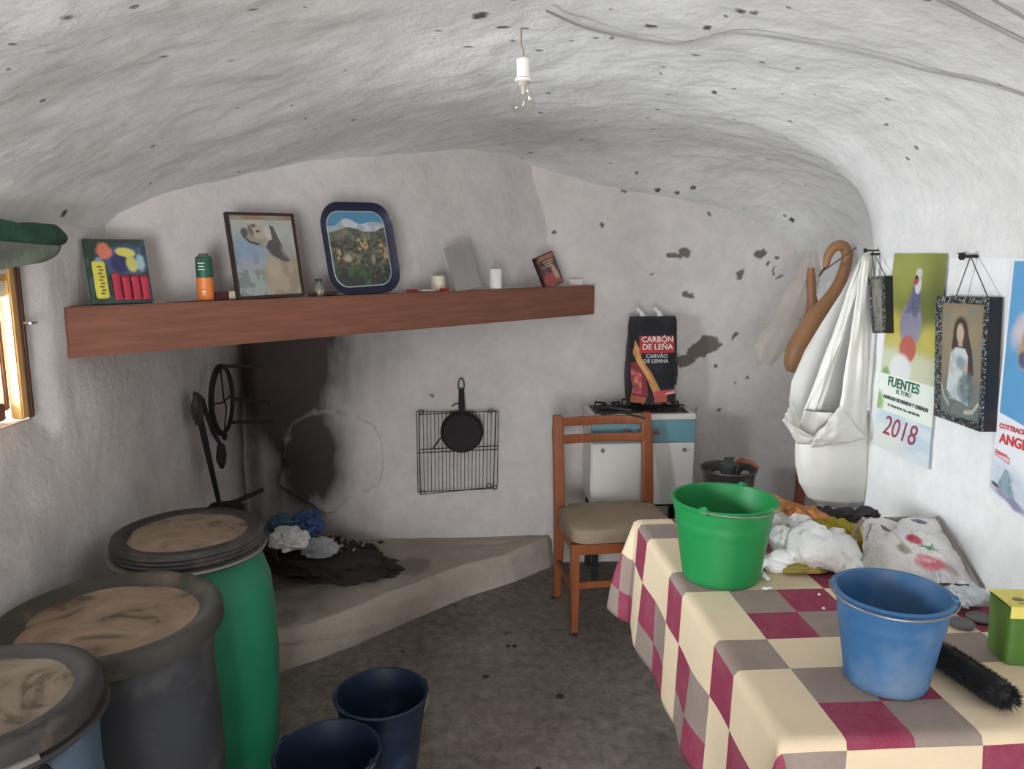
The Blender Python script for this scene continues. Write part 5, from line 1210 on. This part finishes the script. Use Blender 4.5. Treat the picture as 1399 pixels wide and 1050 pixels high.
# gourds
G = lambda px, py, y=3.12: at_y(px, py, y)
pts = [(1128, 365), (1131, 350), (1138, 339), (1148, 335), (1156, 341), (1157, 355), (1152, 374), (1143, 394), (1130, 413), (1116, 430), (1104, 452), (1092, 476), (1084, 496), (1080, 508)]
rs = [.012, .017, .020, .022, .022, .023, .024, .026, .03, .038, .045, .052, .042, .015]
e = thing('dried_gourd', 'tan dried gourd with a hooked neck hanging in the corner', 'gourd', G(1080, 508)); V0 = lambda p: Vector(p)-Vector(e.location)
def smooth_pts(P, R_, k=3):
    out, rr2 = [], []
    for i in range(len(P)-1):
        p0, p1, p2, p3 = P[max(i-1, 0)], P[i], P[i+1], P[min(i+2, len(P)-1)]
        for q in range(k):
            t_ = q/k; out.append(.5*((2*p1)+(-p0+p2)*t_+(2*p0-5*p1+4*p2-p3)*t_*t_+(-p0+3*p1-3*p2+p3)*t_**3)); rr2.append(R_[i]*(1-t_)+R_[i+1]*t_)
    return out+[P[-1]], rr2+[R_[-1]]
sp, sr = smooth_pts([V0(G(*p)) for p in pts], rs)
MB().tube(sp, sr, 20).build('shell', mat('gourd_skin', S(158, 114, 76), .5, var=.15, scale=12, dust=S(146, 100, 68), dscale=6, damt=.3), e, angle=80)
MB().tube([V0(G(1128, 364)), V0(G(1119, 377))], [.006, .004], 8).build('stem', M['wood_dark'], e)
e = thing('dried_gourd', 'brown gourd partly inside the sheer beige bag', 'gourd', G(1106, 440, 3.24)); V0 = lambda p: Vector(p)-Vector(e.location)
sp, sr = smooth_pts([V0(G(x, y, 3.24)) for x, y in ((1108, 366), (1108, 384), (1109, 404), (1110, 424), (1107, 440))], [.014, .02, .019, .028, .03])
MB().tube(sp, sr, 16).build('shell', mat('gourd_brown', S(150, 104, 76), .6, var=.15), e, angle=80)
o = MB().tube([G(1122, 372, 3.12), G(1170, 338, 2.95)], .003, 6).build('hanging_cord', mat('grey_cord', S(92, 86, 80))); 
o2 = thing('cord', 'thin grey cord tying the hooked gourd to the wall nail', 'cord', G(1122, 372, 3.12)); o.data.transform(Matrix.Translation(-Vector(o2.location))); o.parent = o2
# big white bag behind (cone from the nail)
mb, base = hung('', '', '', 2.66, [(346, 1180, 1190), (370, 1166, 1192), (400, 1150, 1184), (440, 1124, 1178), (480, 1100, 1170), (520, 1082, 1166), (548, 1078, 1160), (590, 1086, 1152)], M['hang2'], .25, 1, folds=.006)
o = mb.build('plastic_bag', M['hang2'], angle=70); o.location = base; tag(o, 'large white plastic bag hanging flat behind the full bag', 'bag')
# narrow grey-white cloth bag at right
mb, base = hung('', '', '', 2.53, [(348, 1184, 1190), (375, 1176, 1190), (420, 1172, 1191), (480, 1166, 1198), (530, 1168, 1198), (556, 1172, 1192)], M['hang2'], .3, 7, folds=.005)
o = mb.build('cloth_bag', mat('grey_cotton', S(178, 172, 166), .9, var=.06), angle=70); o.location = base; tag(o, 'narrow greyish cloth bag hanging between white bags and small frame', 'bag')
# full carrier bag in front
e = thing('carrier_bag', 'full white plastic carrier bag with gaping mouth hanging by long straps', 'bag', (at_y(1140, 692, 2.50))); V0 = lambda p: Vector(p)-Vector(e.location)
Yp = 2.50
rows = [(560, 1100, 1182), (585, 1092, 1184), (610, 1089, 1186), (635, 1089, 1189), (660, 1094, 1190), (680, 1106, 1187), (690, 1124, 1176), (693, 1140, 1166)]
mb, base = hung('', '', '', Yp, rows, M['hang'], .45, 11, open_top=True, folds=.006)
mb.v = [tuple(Vector(v)+base-Vector(e.location)) for v in mb.v]; mb.build('bag_body', M['hang'], e, angle=70)
def patch(name, quad, yoff, m_, nu=16, nv=16, puff=.0, seed=0):
    P4 = [V0(at_y(x, y, Yp+d_)) for (x, y, d_) in quad]
    def fn(u, v):
        p = P4[0].lerp(P4[1], u).lerp(P4[3].lerp(P4[2], u), v)
        p.y -= puff*math.sin(u*PI)*math.sin(v*PI)+.012*mn.fractal(Vector((u*4, v*3, seed)), 1, 2, 3); return p
    o = MB().grid(fn, nu, nv).build(name, m_, e, angle=80); s2 = o.modifiers.new('s', 'SOLIDIFY'); s2.thickness = .0015; return o
patch('front_lip', [(1069, 572, -.10), (1112, 598, -.10), (1150, 606, -.07), (1089, 606, -.055)], 0, M['hang'], puff=.01, seed=2)
patch('front_lip', [(1082, 548, -.03), (1069, 574, -.10), (1090, 604, -.06), (1096, 585, .0)], 0, M['hang'], puff=.008, seed=3)
patch('front_lip', [(1112, 597, -.10), (1150, 552, -.06), (1184, 600, -.06), (1108, 612, -.07)], 0, M['hang'], puff=.02, seed=4)
patch('strap', [(1178, 350, -.02), (1187, 350, -.02), (1184, 590, -.03), (1146, 560, -.06)], 0, M['hang'], 10, 24, .012, 5)
patch('strap', [(1176, 352, .05), (1186, 352, .05), (1122, 560, .0), (1096, 565, .02)], 0, M['hang'], 10, 24, .012, 6)
nl = at_x(1190, 344, wall_x(2.72)*1.0-.0) if False else at_y(1190, 347, 2.72)
o = MB().tube([at_y(1190, 347, 2.48), at_y(1190, 347, 2.50)+Vector((.1, .04, 0))], .004, 8).build('nail', M['iron']); rebase(o, at_y(1190, 347, 2.7)); tag(o, 'iron nail carrying the white bags', 'nail')

# ================================================================== CEILING THINGS
def ceil_z(x, y):
    xs, zs = ceil_pt(np.linspace(0, 1, 200), y); return float(np.interp(x, xs, zs))
bx_, by_ = .157, 2.0; zb = at_y(716, 80, by_).z
e = thing('light_bulb', 'clear glass bulb in a white socket hanging from the ceiling', 'lamp', (at_y(715, 80, by_).x, by_, zb)); cz_ = ceil_z(e.location.x, by_)
MB().tube([(-.006, 0, cz_-zb+.01), (-.006, .0, cz_-zb-.04), (.0, 0, .02), (0, 0, -.006)], .0022, 6).build('wire', mat('lamp_wire', S(150, 138, 122), .6), e)
MB().lathe([(0, .006), (.010, .005), (.017, -.002), (.0175, -.008), (.0165, -.01), (.0165, -.045), (.021, -.048), (.021, -.054), (.015, -.055)], n=28).build('socket', M['white'], e)
bg = NT('bulb_glass'); tr = bg.n('ShaderNodeBsdfTransparent', i_Color=(.97, .96, .94, 1)); gl = bg.n('ShaderNodeBsdfGlossy', i_Roughness=.03); fr = bg.n('ShaderNodeLayerWeight', i_Blend=.15); fm = bg.n('ShaderNodeMath', operation='MULTIPLY_ADD', i_0=fr.outputs['Facing'], i_1=.35, i_2=.03)
mx = bg.n('ShaderNodeMixShader', i_0=fm.outputs[0], i_1=tr.outputs[0], i_2=gl.outputs[0]); bg.l(mx.outputs[0], bg.t.nodes['Material Output'].inputs[0])
MB().lathe([(.0135, -.053), (.0145, -.066), (.022, -.080), (.029, -.095), (.0315, -.108), (.029, -.122), (.020, -.133), (.010, -.138), (0, -.139)], n=32).build('glass', bg.m, e)
MB().lathe([(.012, -.054), (.0125, -.064), (.006, -.067), (.005, -.085), (0, -.086)], n=16).build('stem', mat('bulb_stem', S(200, 192, 176), .3), e)
MB().tube([(-.012, 0, -.094), (-.006, .002, -.100), (0, 0, -.094), (.006, .002, -.100), (.012, 0, -.094)], .0003, 5).tube([(-.004, 0, -.08), (-.012, 0, -.095)], .0005, 4).tube([(.004, 0, -.08), (.012, 0, -.095)], .0005, 4).build('filament', M['iron_grey'], e)
def on_ceiling(px, py):
    v = ray(px, py).normalized()
    for q in range(60, 800):
        p = O+v*(q*.005)
        if p.z > ceil_z(p.x, p.y)-.012: return p
    return p
wire_m = mat('limewashed_wire', S(150, 146, 142), .9, var=.15)
def cable(label, pts, r_):
    P3 = [on_ceiling(*p) for p in pts]; sp, _ = smooth_pts(P3, [1]*len(P3), 6)
    o = MB().tube(sp, r_, 8).build('ceiling_cable', wire_m); rebase(o, P3[0]); tag(o, label, 'cable')
    return P3
cable('whitewashed cable crossing the ceiling from the bulb towards the right wall', [(745, 14), (800, 38), (862, 52), (930, 60), (1000, 46), (1100, 58), (1205, 80), (1260, 95), (1345, 113), (1399, 130), (1440, 142)], .0028)
cable('whitewashed cable at the upper right corner, the lower of the two', [(1270, -8), (1310, 12), (1350, 32), (1410, 62)], .004)
cable('whitewashed cable at the upper right corner, the upper of the two', [(1350, -8), (1375, 8), (1410, 28)], .0045)

# look-alikes of one row share a group
for o in C.objects:
    if o.parent is None and 'category' in o:
        lab = o['label']
        if o['category'] == 'drum': o['group'] = 'plastic storage drums along the left wall'
        elif o['category'] == 'bucket': o['group'] = 'dark blue buckets on the floor' if 'dark blue' in lab else 'buckets on the table'
        elif o['category'] == 'candle': o['group'] = 'candles on the mantel'
        elif o['category'] == 'lighter': o['group'] = 'red lighters on the mantel'
        elif o['category'] == 'crumb': o['group'] = 'white crumbs on the tablecloth' if 'white' in lab else 'charcoal crumbs on hearth and floor'
        elif o['category'] == 'gourd': o['group'] = 'gourds hanging in the corner'
        elif o['category'] == 'lid': o['group'] = 'grey lids on the table'
